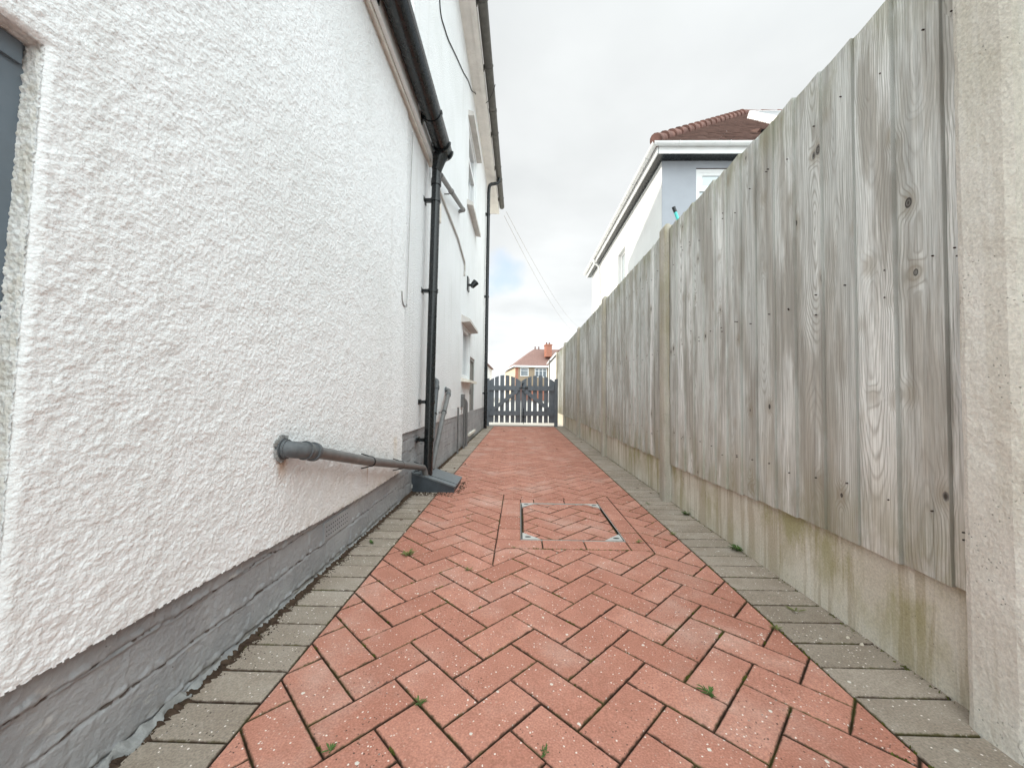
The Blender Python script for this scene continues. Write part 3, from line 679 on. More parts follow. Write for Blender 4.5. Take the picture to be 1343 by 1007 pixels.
# gutter outlet above the downpipe
mb = MB()
for yj in (2.96, 3.075):
    for i in range(18):
        a, a2 = math.pi+math.pi*i/18, math.pi+math.pi*(i+1)/18; R = .079; r = .0675; xc, z = -.636, 2.680
        mb.prism([(xc+R*math.cos(a), yj, z+R*math.sin(a)), (xc+R*math.cos(a2), yj, z+R*math.sin(a2)), (xc+r*math.cos(a2), yj, z+r*math.sin(a2)), (xc+r*math.cos(a), yj, z+r*math.sin(a))], (0, .018, 0))
mb.tube([(-.64, 3.03, 2.62), (-.66, 3.03, 2.585), (-.672, 3.035, 2.53), (-.682, 3.04, 2.5)], .045, 24, rs=[.060, .054, .043, .0405]); mb.build('gutter_outlet', M_black, g1, auto=40)
# black downpipe
dp = MB(); dp.tube([(-.682, 3.04, 2.52), (-.690, 2.945, .09)], .0345, 28); dp = dp.build('downpipe', M_black, house, auto=50); dp['label'] = 'glossy black downpipe from the low gutter to the drain hopper'
def along(k): return (-.682-.008*k, 3.04-.095*k, 2.52-2.43*k)
for zc in (2.25, 1.52, .655, .368):
    k = (2.52-zc)/2.43; c = along(k); b = MB(); b.ring(c, (0, .04, 1), .034, .040, .026, 28); b.box(-.775, c[0]-.028, c[1]-.015, c[1]+.015, zc-.012, zc+.012); b.cbox(-.775, -.764, c[1]-.045, c[1]+.045, zc-.02, zc+.02, .003)
    b.build('clip', M_black, dp, auto=40)
b = MB(); b.ring(along(.05), (0, .04, 1), .034, .041, .05, 28); b.build('socket', M_black, dp, auto=40)

# waste pipe along the near wall
wp = MB(); wp.tube([(-.712, 1.33, .512), (-.712, 1.80, .402), (-.708, 2.30, .296), (-.70, 2.86, .176), (-.69, 2.885, .10)], .0215, 24, bend=.05); wp = wp.build('waste_pipe', M_greypipe, house, auto=50); wp['label'] = 'grey plastic waste pipe sloping along the near wall to the drain hopper'
el = MB(); el.tube([(-.775, 1.235, .535), (-.735, 1.235, .532), (-.712, 1.262, .526), (-.712, 1.335, .511)], .027, 28, bend=.03); e1 = el.build('elbow', M_greysocket, wp, auto=50)
for c, ax, r_, hh in (((-.757, 1.235, .534), (1, 0, 0), .034, .012), ((-.745, 1.236, .533), (1, 0, 0), .0305, .008), ((-.712, 1.285, .522), (0, 1, -.22), .0315, .010), ((-.712, 1.335, .511), (0, 1, -.22), .0325, .016)):
    b = MB(); b.ring(c, ax, .0215 if r_ > .032 else .0255, r_, hh, 28); b.build('collar', M_greysocket, e1, auto=50)
b = MB()
rg = random.Random(3)
for i in range(60):
    a = rg.random()*6.283; q = .034+.006*rg.random(); s_ = .003+.003*rg.random(); b.box(-.762, -.756+.003*rg.random(), 1.235+q*math.cos(a)-s_, 1.235+q*math.cos(a)+s_, .535+q*math.sin(a)-s_, .535+q*math.sin(a)+s_)
b.build('mortar_patch', M_mortar, wp)
for yc_, zc_ in ((1.86, .389), (2.33, .289), (2.80, .190)):
    b = MB(); pts = []
    for i in range(13):
        a = math.radians(-100+200*i/12); pts.append((-.712+.0235*math.cos(a), yc_, zc_+.0235*math.sin(a)))
    pts = [(-.757, yc_, zc_-.034), (-.73, yc_, zc_-.028)]+pts+[(-.73, yc_, zc_+.028), (-.757, yc_, zc_+.036)]; b.tube(pts, .0032, 8, bend=.004); b.build('clip', M_black, wp, auto=60)

# two bent waste pipes beyond the downpipe
for (lbl, mat, pts, r_) in (('dark grey bent waste pipe just behind the black downpipe', M_greysocket, [(-.79, 3.47, .84), (-.742, 3.47, .84), (-.73, 3.28, .45), (-.70, 3.06, .10)], .021),
                            ('paler grey bent waste pipe, the farther of two', M_greypipe, [(-.79, 4.02, .765), (-.736, 4.05, .76), (-.72, 3.60, .47), (-.70, 3.12, .11)], .022)):
    b = MB(); b.tube(pts, r_, 20, bend=.05); o = b.build('waste_pipe', mat, house, auto=50); o['label'] = lbl
    a, c = Vector(pts[1]), Vector(pts[2]); e = MB(); e.ring(a+(c-a)*.17, c-a, r_, r_+.005, .03, 20); e.ring(Vector(pts[0])+Vector((.02, 0, 0)), (1, 0, 0), r_, r_+.006, .02, 20); e.build('collar', M_greysocket, o, auto=50)
    e = MB(); q = a+(c-a)*.75; e.ring(q, c-a, r_, r_+.003, .014, 20); e.box(-.78, q.x-.02, q.y-.004, q.y+.004, q.z-.005, q.z+.003); e.build('clip', M_black, o)
# overflow and vent pipes above the low gutter
b = MB(); b.tube([(-.78, 3.20, 3.10), (-.735, 3.20, 3.10), (-.735, 3.20, 2.5)], .021, 20, bend=.05); b = b.build('vent_pipe', M_greysocket, house, auto=50); b['label'] = 'short hooked grey pipe rising behind the low gutter'
e = MB(); e.ring((-.735, 3.20, 3.02), (0, 0, 1), .0208, .026, .05, 20); e.build('collar', M_greysocket, b, auto=50)
b = MB(); b.tube([(-.70, 3.28, 2.60), (-.715, 4.70, 2.98), (-.79, 4.75, 2.985)], .023, 20, bend=.05); b = b.build('waste_pipe', M_greypipe, house, auto=50); b['label'] = 'grey waste pipe sloping down the upper wall to the black gutter'
for q in (.38, .98):
    e = MB(); c = Vector((-.70, 3.28, 2.60)).lerp(Vector((-.715, 4.70, 2.98)), q); e.ring(c, (0, 1.42, .38), .0228, .028, .035, 20); e.box(-.78, c.x-.02, c.y-.006, c.y+.006, c.z-.03, c.z-.022); e.build('collar', M_greypipe, b, auto=50)
b = MB(); b.tube([(-.762, 3.35, 2.60), (-.762, 4.60, 2.595), (-.762, 5.20, 2.50), (-.762, 5.215, 2.38)], .011, 8, bend=.08); b.box(-.778, -.758, 5.19, 5.24, 2.33, 2.38); b.build('conduit', M_pale_cable, house)
b = MB(); b.box(-.778, -.755, 3.42, 3.60, 2.32, 2.50); b.box(-.778, -.750, 3.42, 3.46, 2.26, 2.32); b.build('junction_box', M_trim, house)
b = MB(); b.tube([(-.768, 3.42, 5.1), (-.768, 3.40, 4.50), (-.768, 3.47, 4.22), (-.768, 3.85, 4.34), (-.768, 4.38, 4.62), (-.768, 4.9, 4.88), (-.768, 5.34, 5.14), (-.768, 5.7, 5.28), (-.74, 5.95, 5.44), (-.66, 6.15, 5.434), (-.57, 6.1, 5.40), (-.47, 5.9, 5.39), (-.42, 5.78, 5.44)], .006, 6, bend=.1); b.build('cable', M_cable, house)
# slim pipes running down the plinth
for pts, r_ in (([(-.745, 4.71, .56), (-.745, 4.70, .0)], .011), ([(-.755, 5.10, .70), (-.74, 5.20, .66), (-.74, 5.18, .0)], .014), ([(-.775, 5.36, .66), (-.735, 5.38, .62), (-.73, 5.36, .01)], .017)):
    b = MB(); b.tube(pts, r_, 12, bend=.04); b.build('service_pipe', M_greypipe, house, auto=50)
b = MB(); b.cbox(-.79, -.735, 5.10, 5.22, .55, .72, .004); b.build('meter_box', M_greypipe, house)
# hoods, sills, windows, door
def window(y0, y1, z0, z1, lbl, transom=None):
    w = MB(); X0, X1 = -.855, -.80
    for a in ((y0, y0+.05, z0, z1), (y1-.05, y1, z0, z1), (y0+.05, y1-.05, z0, z0+.05), (y0+.05, y1-.05, z1-.05, z1)): w.box(X0, X1, *a)
    if transom: w.box(X0, X1+.003, y0+.05, y1-.05, transom-.03, transom+.03)
    o = w.build('window', M_upvc, house); o['label'] = lbl
    g = MB(); g.box(X0+.015, X0+.025, y0+.05, y1-.05, z0+.05, z1-.05); g.build('pane', M_glass, o)
    return o
window(5.22, 5.95, .95, 1.66, 'small dark ground floor side window'); w2 = window(5.55, 6.45, 3.52, 4.66, 'tall upper side window', 4.25)
b = MB(); b.prism([(-.775, 5.05, 1.665), (-.66, 5.05, 1.675), (-.66, 5.05, 1.71), (-.775, 5.05, 1.77)], (0, 1.0, 0)); b.build('window_hood', M_hood, house)
b = MB(); b.prism([(-.80, 5.10, .89), (-.67, 5.10, .88), (-.67, 5.10, .915), (-.80, 5.10, .948)], (0, .92, 0)); b.build('window_sill', M_sill, house)
b = MB(); b.prism([(-.775, 5.42, 4.70), (-.69, 5.42, 4.70), (-.69, 5.42, 4.75), (-.775, 5.42, 4.78)], (0, 1.15, 0)); b.build('window_hood', M_hood, house)
b = MB(); b.prism([(-.80, 5.42, 3.42), (-.69, 5.42, 3.40), (-.69, 5.42, 3.45), (-.80, 5.42, 3.50)], (0, 1.12, 0)); b.build('window_sill', M_hood, house)
b = MB(); b.box(-.90, -.815, 5.98, 6.62, .13, 1.31); d = b.build('side_door', M_greypaint, house); d['label'] = 'low grey side door set back in the wall'
b = MB(); b.box(-.8145, -.79, 5.98, 6.03, .13, 1.31); b.box(-.8145, -.79, 6.57, 6.62, .13, 1.31); b.box(-.8145, -.79, 6.03, 6.57, 1.26, 1.31); b.build('door_frame', M_greypaint, d)
b = MB(); b.cbox(-.8145, -.78, 6.08, 6.12, .72, .80, .006); b.build('latch', M_dark, d)
b = MB(); b.cbox(-.79, -.752, 5.92, 6.68, .085, .125, .005); b.build('door_step', M_sill, house)
# floodlight
b = MB(); b.cbox(-.778, -.755, 5.52, 5.68, 2.22, 2.42, .01); fl = b.build('wall_light', M_black, house); fl['label'] = 'small black wall light with angled head'
e = MB(); e.tube([(-.755, 5.60, 2.31), (-.71, 5.60, 2.31)], .018, 12); e.tube([(-.715, 5.60, 2.285), (-.655, 5.62, 2.36)], .04, 16, rs=[.035, .05]); e.build('lamp_head', M_black, fl, auto=40)
# main eaves: soffit, fascia, weathered gutter
mb = MB(); mb.box(-.80, -.645, 2.2, 9.95, 5.42, 5.45); mb.build('soffit', M_soffit, house)
mb = MB(); mb.box(-.645, -.575, 2.2, 9.95, 5.405, 5.62); mb.build('fascia', M_soffit, house)
g2 = gutter('gutter', -.50, 5.50, .06, 2.1, 9.75, M_oldgutter, [2.6, 3.6, 4.55, 5.5, 6.95, 8.0, 9.3], [3.1, 6.35, 8.45], house); g2['label'] = 'weathered black gutter along the high eaves'
b = MB(); b.tube([(-.50, 8.35, 5.46), (-.50, 8.35, 5.34), (-.70, 8.28, 5.27), (-.715, 8.27, 5.10), (-.715, 8.10, .02)], .036, 24, bend=.07); dp2 = b.build('downpipe', M_black, house, auto=50); dp2['label'] = 'tall black downpipe near the far corner of the house'
for zc in (4.6, 2.8, .75):
    c = (-.715, 8.10+.17*zc/5.1, zc); e = MB(); e.ring(c, (0, .033, 1), .036, .042, .03, 24); e.box(-.775, -.745, c[1]-.05, c[1]+.05, zc-.015, zc+.015); e.build('clip', M_black, dp2, auto=40)
# main hipped roof
mb = MB(); E0, E1, zE = 2.1, 9.95, 5.63; rz, rx = 9.1, -4.5; ym = (E0+E1)/2
mb.add([(-.52, E0, zE), (-.52, E1, zE), (rx, ym, rz), (-9, E0, zE), (-9, E1, zE), (-9, ym, rz)], [(0, 1, 2), (1, 4, 5, 2), (0, 2, 5, 3)]); mb.add([(-.55, E0+.02, zE-.02), (-.55, E1-.02, zE-.02), (-9, E1-.02, zE-.02), (-9, E0+.02, zE-.02)], [(0, 1, 2, 3)])
mb.build('roof', M_tile, house)
mb = MB(); mb.box(-9, -.80, 9.26, 9.94, 5.42, 5.45); mb.box(-9, -.60, 9.94, 9.97, 5.42, 5.62); mb.build('soffit', M_soffit, house)

# drain hopper: sloped plastic box at the foot of the downpipe
t = thing('drain_cover', 'dark slate grey wedge shaped plastic drain cover at the foot of the black downpipe', 'drain cover', (-.63, 3.0, 0))
mb = MB(); P = [(-.787, 0, -.01), (-.475, 0, -.01), (-.470, 0, .036), (-.787, 0, .135)]
mb.prism([(p[0], 2.845, p[2]) for p in P], (0, .33, 0)); mb.build('box', M_hopper, t)
mb = MB(); sl = (.135-.036)/(-.787+.470)
def top(x): return .036+(x+.470)*sl
for (xa, xb, y0_, y1_, k) in ((-.787, -.463, 2.838, 2.905, .012), (-.787, -.463, 2.93, 3.182, .010)):
    mb.prism([(xa, y0_, top(xa)+.001), (xb, y0_, top(xb)+.001), (xb, y0_, top(xb)+k), (xa, y0_, top(xa)+k)], (0, y1_-y0_, 0))
mb.build('lid', plain('slate_grey_lid', (.12, .135, .145), .38, .45, .15, 20, .0003, ((.2, .19, .17), .4)), t)
mb = MB(); mb.cbox(-.7885, -.776, 2.832, 2.844, .03, .055, .001); mb.build('lug', M_steel, t)

# ------------------------------------------------------------------ fence
fence = thing('garden_fence', 'tall weathered feather edge board fence with concrete posts along the right side of the path', 'fence', (1.02, 4, 0))
PY_ = [-1.05, .895, 2.785, 4.755, 6.79, 8.87, 10.72]        # far edge of each post
PW = .105
for i, yf in enumerate(PY_):
    hz = 1.915+random.gauss(0, .008); b = MB(); x0, x1 = .99, 1.11; c = .012
    if i == 1: x0 = .988; c = .014; yf_ = yf; hz = 2.1
    poly = [(x0, yf-c), (x0+.006, yf), (1.025, yf), (1.025, yf-.022), (1.065, yf-.022), (1.065, yf), (x1, yf), (x1, yf-PW), (1.065, yf-PW), (1.065, yf-PW+.022), (1.025, yf-PW+.022), (1.025, yf-PW), (x0+.006, yf-PW), (x0, yf-PW+c)]
    n = len(poly); L = 46; vs = []
    for k in range(L+1):
        z = -.1+(hz+.1)*k/L; s_ = 0
        for (px, py) in poly:
            q = 1.0 if k < L else 0
            jx = random.gauss(0, .0007) if i < 3 else 0; vs.append((px+jx+(0 if k < L else (1.04-px)*.25), py+(random.gauss(0, .0007) if i < 3 else 0), z-(.0 if k < L else 0)))
    for j in range(n): pass
    fs = [(k*n+j, k*n+(j+1) % n, (k+1)*n+(j+1) % n, (k+1)*n+j) for k in range(L) for j in range(n)]
    for j in range(n):      # round the top over
        x_, y_, z_ = vs[L*n+j]; vs[(L-1)*n+j] = (vs[(L-1)*n+j][0], vs[(L-1)*n+j][1], hz-.022); vs[L*n+j] = (x_, y_, hz)
    fs.append(tuple(L*n+j for j in range(n)))
    b.add(vs, fs); b.build('fence_post', M_post if i == 1 else M_postold, fence)
GB_X = 1.040
for i in range(len(PY_)-1):
    y0, y1 = PY_[i]-.01, PY_[i+1]-PW+.012
    g = MB(); dz = [.285, .288, .268, .265, .26, .255][i]
    ny = 40 if i in (0, 1, 2) else 6; zs = [-.06, .10, .20, dz-.012, dz]; vs = []
    for a in range(ny+1):
        for k, z in enumerate(zs): vs.append((GB_X+(.004 if k == 4 else 0)+(random.gauss(0, .0006)), y0+(y1-y0)*a/ny, z+(random.gauss(0, .0012) if k == 4 else 0)))
        vs.append((GB_X+.045, y0+(y1-y0)*a/ny, dz)); 
    r = len(zs)+1; g.add(vs, [(a*r+k, a*r+k+1, (a+1)*r+k+1, (a+1)*r+k) for a in range(ny) for k in range(r-1)]); g.build('gravel_board', M_gravelboard, fence, auto=50)
    # feather edge boards: thick edge laps over the thin edge of the next
    p = MB(); rn = random.Random(100+i); y = y1-.004; zt = 1.876+rn.gauss(0, .004); tilt = rn.gauss(0, .003)
    if i == 1: zt = 1.820; tilt = .034
    while y > y0+.02:
        w = .110+rn.random()*.022; yn = max(y-w, y0+.002)
        xb = 1.034; lean = rn.gauss(0, .0012); zb = (.268 if i != 1 else .285-.012*(y-y0))-rn.random()*.010; ztb = zt+rn.gauss(0, .003)+(y-y0)*tilt
        p.cr = rn.random(); p.cy = (y+yn)/2+rn.gauss(0, .022)
        thick, thin = .0095+rn.random()*.004, .003; lap = .022; bow = rn.gauss(0, .0018)
        # section: near edge (yn) thick and proud, far edge (y+lap) thin and tucked under
        L = 14; vs = []
        for k in range(L+1):
            z = zb+(ztb-zb)*k/L; bb = bow*math.sin(math.pi*k/L)+lean*k/L+rn.gauss(0, .0002); ee = rn.gauss(0, .0004)
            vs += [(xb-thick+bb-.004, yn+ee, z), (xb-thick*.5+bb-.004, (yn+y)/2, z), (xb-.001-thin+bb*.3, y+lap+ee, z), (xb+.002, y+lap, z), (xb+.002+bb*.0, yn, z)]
        n = 5; fs = [(k*n+j, k*n+(j+1) % n, (k+1)*n+(j+1) % n, (k+1)*n+j) for k in range(L) for j in range(n)]+[tuple(range(n)), tuple(L*n+j for j in range(n))]
        kb = len(p.v); p.add(vs, fs)
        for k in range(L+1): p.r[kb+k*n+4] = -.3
        if i < 4:
            rs = p.cr; p.cr = -1.0
            for zr in (.45, 1.05, 1.65):
                for _ in range(rn.choice((1, 1, 2))):
                    cy_, cz_ = yn+rn.uniform(.018, .04), zr+rn.gauss(0, .022); p.tube([(xb-.02, cy_, cz_), (xb-thick+bow*math.sin(math.pi*(cz_-zb)/(ztb-zb))+lean*(cz_-zb)/(ztb-zb)-.0035, cy_, cz_)], .0021, 7)
            p.cr = rs
        y = yn
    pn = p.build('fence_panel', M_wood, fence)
    q = MB(); q.cr = .25; q.cy = 1.1
    q.obox((1.052, y0+.01, zt+.003), (1.052, y1-.01, zt+.003+(y1-y0)*tilt), .034, .016, (1, 0, 0)); q.build('capping_rail', M_wood, pn)
    q = MB(); q.cr = .5; q.cy = 1.0
    for zr in (.45, 1.05, 1.65): q.box(1.04, 1.085, y0+.02, y1-.02, zr-.02, zr+.02)
    q.build('back_rail', M_wood, pn)

# ------------------------------------------------------------------ gate
GY = 9.0
def pickets(x0, x1, n, lr):
    t = thing('gate_leaf', ('left' if lr < 0 else 'right')+' leaf of the grey picket gate, its diagonal brace '+('rising to the right' if lr < 0 else 'rising to the left'), 'gate', ((x0+x1)/2, GY, .03), 'grey picket gate across the end of the path')
    w = (x1-x0)/n
    for k in range(n):
        xa = x0+w*k+w*.14 if k else x0; xb = x0+w*(k+1)-w*.14 if k < n-1 else x1
        if k == 0: xb = x0+w*.98
        if k == n-1: xa = x1-w*.98
        def zt(x): u = (x-x0)/(x1-x0); return 1.035+.145*math.sin(math.pi*u)**.8
        b = MB(); m_ = (xa+xb)/2; b.prism([(xa, GY, .085), (xb, GY, .085), (xb, GY, zt(min(max(xb, x0+.001), x1-.001))), (m_, GY, zt(m_)), (xa, GY, zt(min(max(xa, x0+.001), x1-.001)))], (0, .02, 0)); b.build('picket', M_gate, t)
    for z in (.30, .88):
        b = MB(); b.box(x0+.01, x1-.01, GY-.036, GY-.001, z-.055, z+.055); b.build('rail', M_gate, t)
    b = MB(); 
    a, c = ((x0+.08, .36), (x1-.08, .82)) if lr < 0 else ((x1-.08, .36), (x0+.08, .82))
    b.obox((a[0], GY-.0185, a[1]), (c[0], GY-.0185, c[1]), .033, .085, (0, 1, 0)); b.build('brace', M_gate, t)
    return t
gl = pickets(-.72, .025, 6, -1); gr = pickets(.033, .80, 6, 1)
b = MB(); b.tube([(-.02, GY-.045, .885), (.19, GY-.045, .885)], .008, 10); b.box(.02, .05, GY-.05, GY-.037, .86, .91); b.box(.12, .19, GY-.05, GY-.037, .86, .91); b.tube([(.13, GY-.05, .885), (.13, GY-.07, .86)], .006, 8); b.build('latch', M_black, gr)
b = MB(); b.tube([(.06, GY-.045, .99), (.06, GY-.055, .93)], .010, 8); b.ring((.075, GY-.042, .985), (0, 1, 0), .012, .022, .01, 14); b.build('ring_handle', M_black, gr)
b = MB(); b.tube([(.09, GY-.045, .42), (.09, GY-.045, .06)], .007, 8); b.box(.075, .105, GY-.045, GY-.037, .2, .23); b.build('drop_bolt', M_black, gr)
for xg, lb in ((-.742, 'slate grey timber gate post against the white house wall'), (.842, 'slate grey timber gate post against the board fence')):
    b = MB(); b.cbox(xg-.04, xg+.036, GY-.03, GY+.05, -.02, 1.10, .005); o = b.build('gate_post', M_gate, None, origin=(xg, GY, 0)); tag(o, lb, 'gate post', 'gate posts at the end of the path')
b = MB(); b.box(-.80, 1.04, 9.055, 9.20, -.05, .012); struct(b.build('threshold', M_slab))
b = MB(); b.box(-60, 60, 9.21, 40, -.05, -.004); struct(b.build('driveway', plain('pale_driveway_concrete', (.52, .50, .46), .92, .2, .12, 2, .002)))

# ------------------------------------------------------------------ neighbour house on the right
nh = thing('neighbour_house', 'white rendered neighbour house with blue grey front and brown tiled hipped roof behind the fence', 'house', (2.62, 7.2, 0))
NX, NY, NE = 2.62, 7.20, 5.12
b = MB(); wall_yz(b, NX, NX+.3, NY+.02, 14.2, 0, NE, [(9.75, 10.45, 3.0, 4.52)]); b.build('side_wall', M_neighwhite, nh)
b = MB()
for (xa, xb, za, zb) in ((NX, 3.25, 0, NE), (3.25, 4.75, 0, 3.7), (3.25, 4.75, 4.99, NE), (4.75, 9.5, 0, NE)): b.box(xa, xb, NY-.02 if False else NY, NY+.018, za, zb)
b.box(NX+.3, 9.5, NY+.26, NY+.3, 0, NE); b.build('front_wall', M_neighgrey, nh)
b = MB()
for z0_, z1_ in ((3.72, 4.98),):
    for a in ((3.25, 3.32), (4.68, 4.75)): b.box(a[0], a[1], NY+.03, NY+.10, z0_, z1_)
    b.box(3.32, 4.68, NY+.03, NY+.10, z0_, z0_+.07); b.box(3.32, 4.68, NY+.03, NY+.10, z1_-.07, z1_); b.box(3.32, 4.68, NY+.025, NY+.10, 4.56, 4.64)
    b.box(3.32, 3.38, NY+.035, NY+.09, 4.64, z1_-.07); b.box(4.62, 4.68, NY+.035, NY+.09, 4.64, z1_-.07); b.box(3.38, 4.62, NY+.035, NY+.09, 4.64, 4.67); b.box(3.38, 4.62, NY+.035, NY+.09, z1_-.12, z1_-.07)
w = b.build('window', M_upvc, nh); w['label'] = 'white framed front window with top light'
b = MB(); b.box(3.32, 4.68, NY+.055, NY+.065, 3.79, z1_-.07); b.build('pane', M_frost, w)
b = MB(); b.box(NX+.08, NX+.14, 9.75, 9.81, 3.0, 4.52); b.box(NX+.08, NX+.14, 10.39, 10.45, 3.0, 4.52); b.box(NX+.08, NX+.14, 9.81, 10.39, 4.46, 4.52); b.box(NX+.08, NX+.14, 9.81, 10.39, 3.0, 3.06)
w = b.build('window', M_upvc, nh); w['label'] = 'narrow side window under a grey reveal'
b = MB(); b.box(NX+.10, NX+.11, 9.81, 10.39, 3.06, 4.46); b.build('pane', M_frost, w)
b = MB(); b.box(2.47, 9.8, 6.98, NY-.001, NE-.0, NE+.02); b.box(2.47, NX-.001, NY, 14.4, NE, NE+.02); b.build('soffit', M_black, nh)
b = MB(); b.box(2.46, 9.8, 6.955, 6.978, NE-.005, 5.27); b.box(2.445, 2.468, 6.955, 14.45, NE-.005, 5.27); b.build('fascia', M_upvc, nh)
def ngutter(a, c, nrm_):
    b = MB(); pr = []
    for i in range(11):
        an = math.pi+math.pi*i/10; pr.append((math.cos(an)*.055, math.sin(an)*.055))
    A, C = Vector(a), Vector(c); N_ = Vector(nrm_); vs = [(A+N_*p[0]+Vector((0, 0, p[1])))[:] for p in pr]+[(C+N_*p[0]+Vector((0, 0, p[1])))[:] for p in pr]
    b.add(vs, [(i, i+1, 12+i, 11+i) for i in range(10)]); vs2 = [(A+N_*p[0]*.93+Vector((0, 0, p[1]*.93)))[:] for p in pr]+[(C+N_*p[0]*.93+Vector((0, 0, p[1]*.93)))[:] for p in pr]
    b.add(vs2, [(i, i+1, 12+i, 11+i) for i in range(10)]); g = b.build('gutter', M_upvc, nh, auto=40)
    L = (C-A).length; k = 0.45
    while k < L:
        p = A.lerp(C, k/L); q = MB(); q.tube([(p+N_*pp[0]*1.09+Vector((0, 0, pp[1]*1.09)))[:] for pp in pr], .007, 6); q.build('bracket', M_upvc, g); k += 1.0 if k > 2 else .9
ngutter((2.36, 6.90, 5.275), (9.8, 6.90, 5.275), (0, 1, 0)); ngutter((2.385, 6.86, 5.275), (2.385, 14.5, 5.275), (1, 0, 0))
b = MB(); b.tube([(2.385, 12.7, 5.22), (2.385, 12.7, 5.10), (2.56, 12.7, 4.98), (2.57, 12.7, 4.7), (2.57, 12.7, 0)], .035, 16, bend=.06); b.build('downpipe', M_upvc, nh, auto=50)
# hipped roof in real courses of tiles
def rr_(x, y, z): return (x, y, z)
pitch = math.tan(math.radians(41)); EX, EY, EZ = 2.40, 6.90, 5.30; half = 3.72; RZ = EZ+half*pitch
b = MB(); courses = 40; rn = random.Random(8)
for k in range(courses):          # front slope (faces the camera)
    t0, t1 = half*k/courses, half*(k+1)/courses; yA, yB = EY+t0, EY+t1+.02; zA, zB = EZ+t0*pitch, EZ+t1*pitch+.02*pitch
    x = EX+t0+.02+(k % 2)*.08
    while x < 9.7:
        x2 = min(x+.162, 9.7); b.cr = rn.random(); j = rn.gauss(0, .003)
        b.add([(x, yA-.012, zA+.018+j), (x2, yA-.012, zA+.018+j), (x2, yB, zB+.002), (x, yB, zB+.002), (x, yA-.012, zA+.002+j), (x2, yA-.012, zA+.002+j)], [(0, 1, 2, 3), (4, 5, 1, 0)]); x += .166
for k in range(20):          # side slope (faces the path)
    t0, t1 = half*k/20, half*(k+1)/20; xA, xB = EX+t0, EX+t1
    b.cr = rn.random(); b.add([(xA, EY+t0, EZ+t0*pitch+.018), (xB, EY+t1, EZ+t1*pitch), (xB, EY+2*half-t1, EZ+t1*pitch), (xA, EY+2*half-t0, EZ+t0*pitch+.018)], [(0, 1, 2, 3)])
b.add([(EX+half, EY+half, RZ), (9.7, EY+half, RZ), (9.7, EY+2*half, EZ), (EX, EY+2*half, EZ)], [(0, 1, 2, 3)])
roof = b.build('roof', M_tile, nh)
b = MB(); NR = 17
for k in range(NR):
    t0, t1 = half*k/NR, half*(k+1)/NR+.03; b.cr = rn.random()
    A = Vector((EX+t0, EY+t0, EZ+t0*pitch)); C = Vector((EX+t1, EY+t1, EZ+t1*pitch)); b.tube([A+Vector((0, 0, .022)), C+Vector((0, 0, -.005))], .1, 12, rs=[.115, .085])
x = EX+half
while x < 9.5: b.tube([(x, EY+half, RZ+.0), (x+.46, EY+half, RZ-.01)], .1, 12, rs=[.1, .085]); x += .44
b.build('ridge_tiles', M_ridge, roof, auto=50)
# roof window and vent
def onroof(x, t, o=0.0): return Vector((x, EY+t, EZ+t*pitch))+Vector((0, -math.sin(math.radians(41)), math.cos(math.radians(41))))*o
b = MB()
rw = [(5.62, 2.70), (5.62, 1.45), (7.0, 1.45), (7.0, 2.70)]
for (a, c) in ((0, 1), (1, 2), (2, 3), (3, 0)): b.obox(onroof(*rw[a], .10), onroof(*rw[c], .10), .07, .16, onroof(0, 0, 1)-onroof(0, 0, 0)) if False else b.obox(onroof(*rw[a], .09), onroof(*rw[c], .09), .16, .07, (onroof(0, 0, 1)-onroof(0, 0, 0)))
w = b.build('roof_window', M_upvc, nh); w['label'] = 'white framed window high on the front slope'
b = MB(); b.add([onroof(5.65, 2.68, .15), onroof(5.65, 1.47, .15), onroof(6.98, 1.47, .15), onroof(6.98, 2.68, .15)], [(0, 1, 2, 3)]); b.build('pane', M_glass, w)
b = MB(); c0 = onroof(4.75, .80, 0); b.prism([onroof(4.60, .70, .0), onroof(4.92, .70, .0), onroof(4.92, .70, .08), onroof(4.65, .70, .09)], onroof(0, .28, -.07)-onroof(0, 0, 0)); v = b.build('roof_vent', M_tile, nh)
b = MB(); b.prism([onroof(4.68, .695, .025), onroof(4.90, .695, .025), onroof(4.90, .695, .068), onroof(4.68, .695, .072)], (0, -.004, 0)); b.build('vent_slot', M_dark, v)

# broom pole behind the fence
t = thing('broom_pole', 'turquoise pole with a black tip leaning up behind the fence', 'pole', (1.98, 3.0, 0))
b = MB(); b.tube([(1.98, 3.02, 0.0), (1.305, 3.285, 2.285)], .0125, 14); b.build('shaft', M_turq, t, auto=50)
b = MB(); b.tube([(1.308, 3.284, 2.278), (1.293, 3.289, 2.325)], .016, 14, rs=[.0138, .0155]); b.build('tip', M_black, t, auto=50)

# ------------------------------------------------------------------ houses beyond the gate
def rot(cx, cy, a):
    ca, sa = math.cos(a), math.sin(a)
    return lambda u, v, z: (cx+u*ca-v*sa, cy+u*sa+v*ca, z)
fh = thing('brick_house', 'brick and tan house with red hipped roof and tall chimney straight beyond the gate', 'house', (-.69, 58, 0))
R_ = rot(-.69, 58, math.radians(9)); ez = 4.95
def rbox(mb, u0, u1, v0, v1, z0, z1, R=R_):
    vs = [R(u, v, z) for z in (z0, z1) for (u, v) in ((u0, v0), (u1, v0), (u1, v1), (u0, v1))]; mb.add(vs, [(0,3,2,1),(4,5,6,7),(0,1,5,4),(1,2,6,5),(2,3,7,6),(3,0,4,7)])
b = MB(); rbox(b, .02, 12, .06, 12.9, 0, ez); b.build('wall', M_cream, fh)
b = MB(); rbox(b, 0, .45, 0, .05, 0, ez); rbox(b, .45, 12, .01, .05, 0, 2.2); b.build('brick_facing', M_brick, fh)
b = MB(); rbox(b, .45, 12, .0, .058, 2.2, ez); b.build('tan_facing', M_buff, fh)
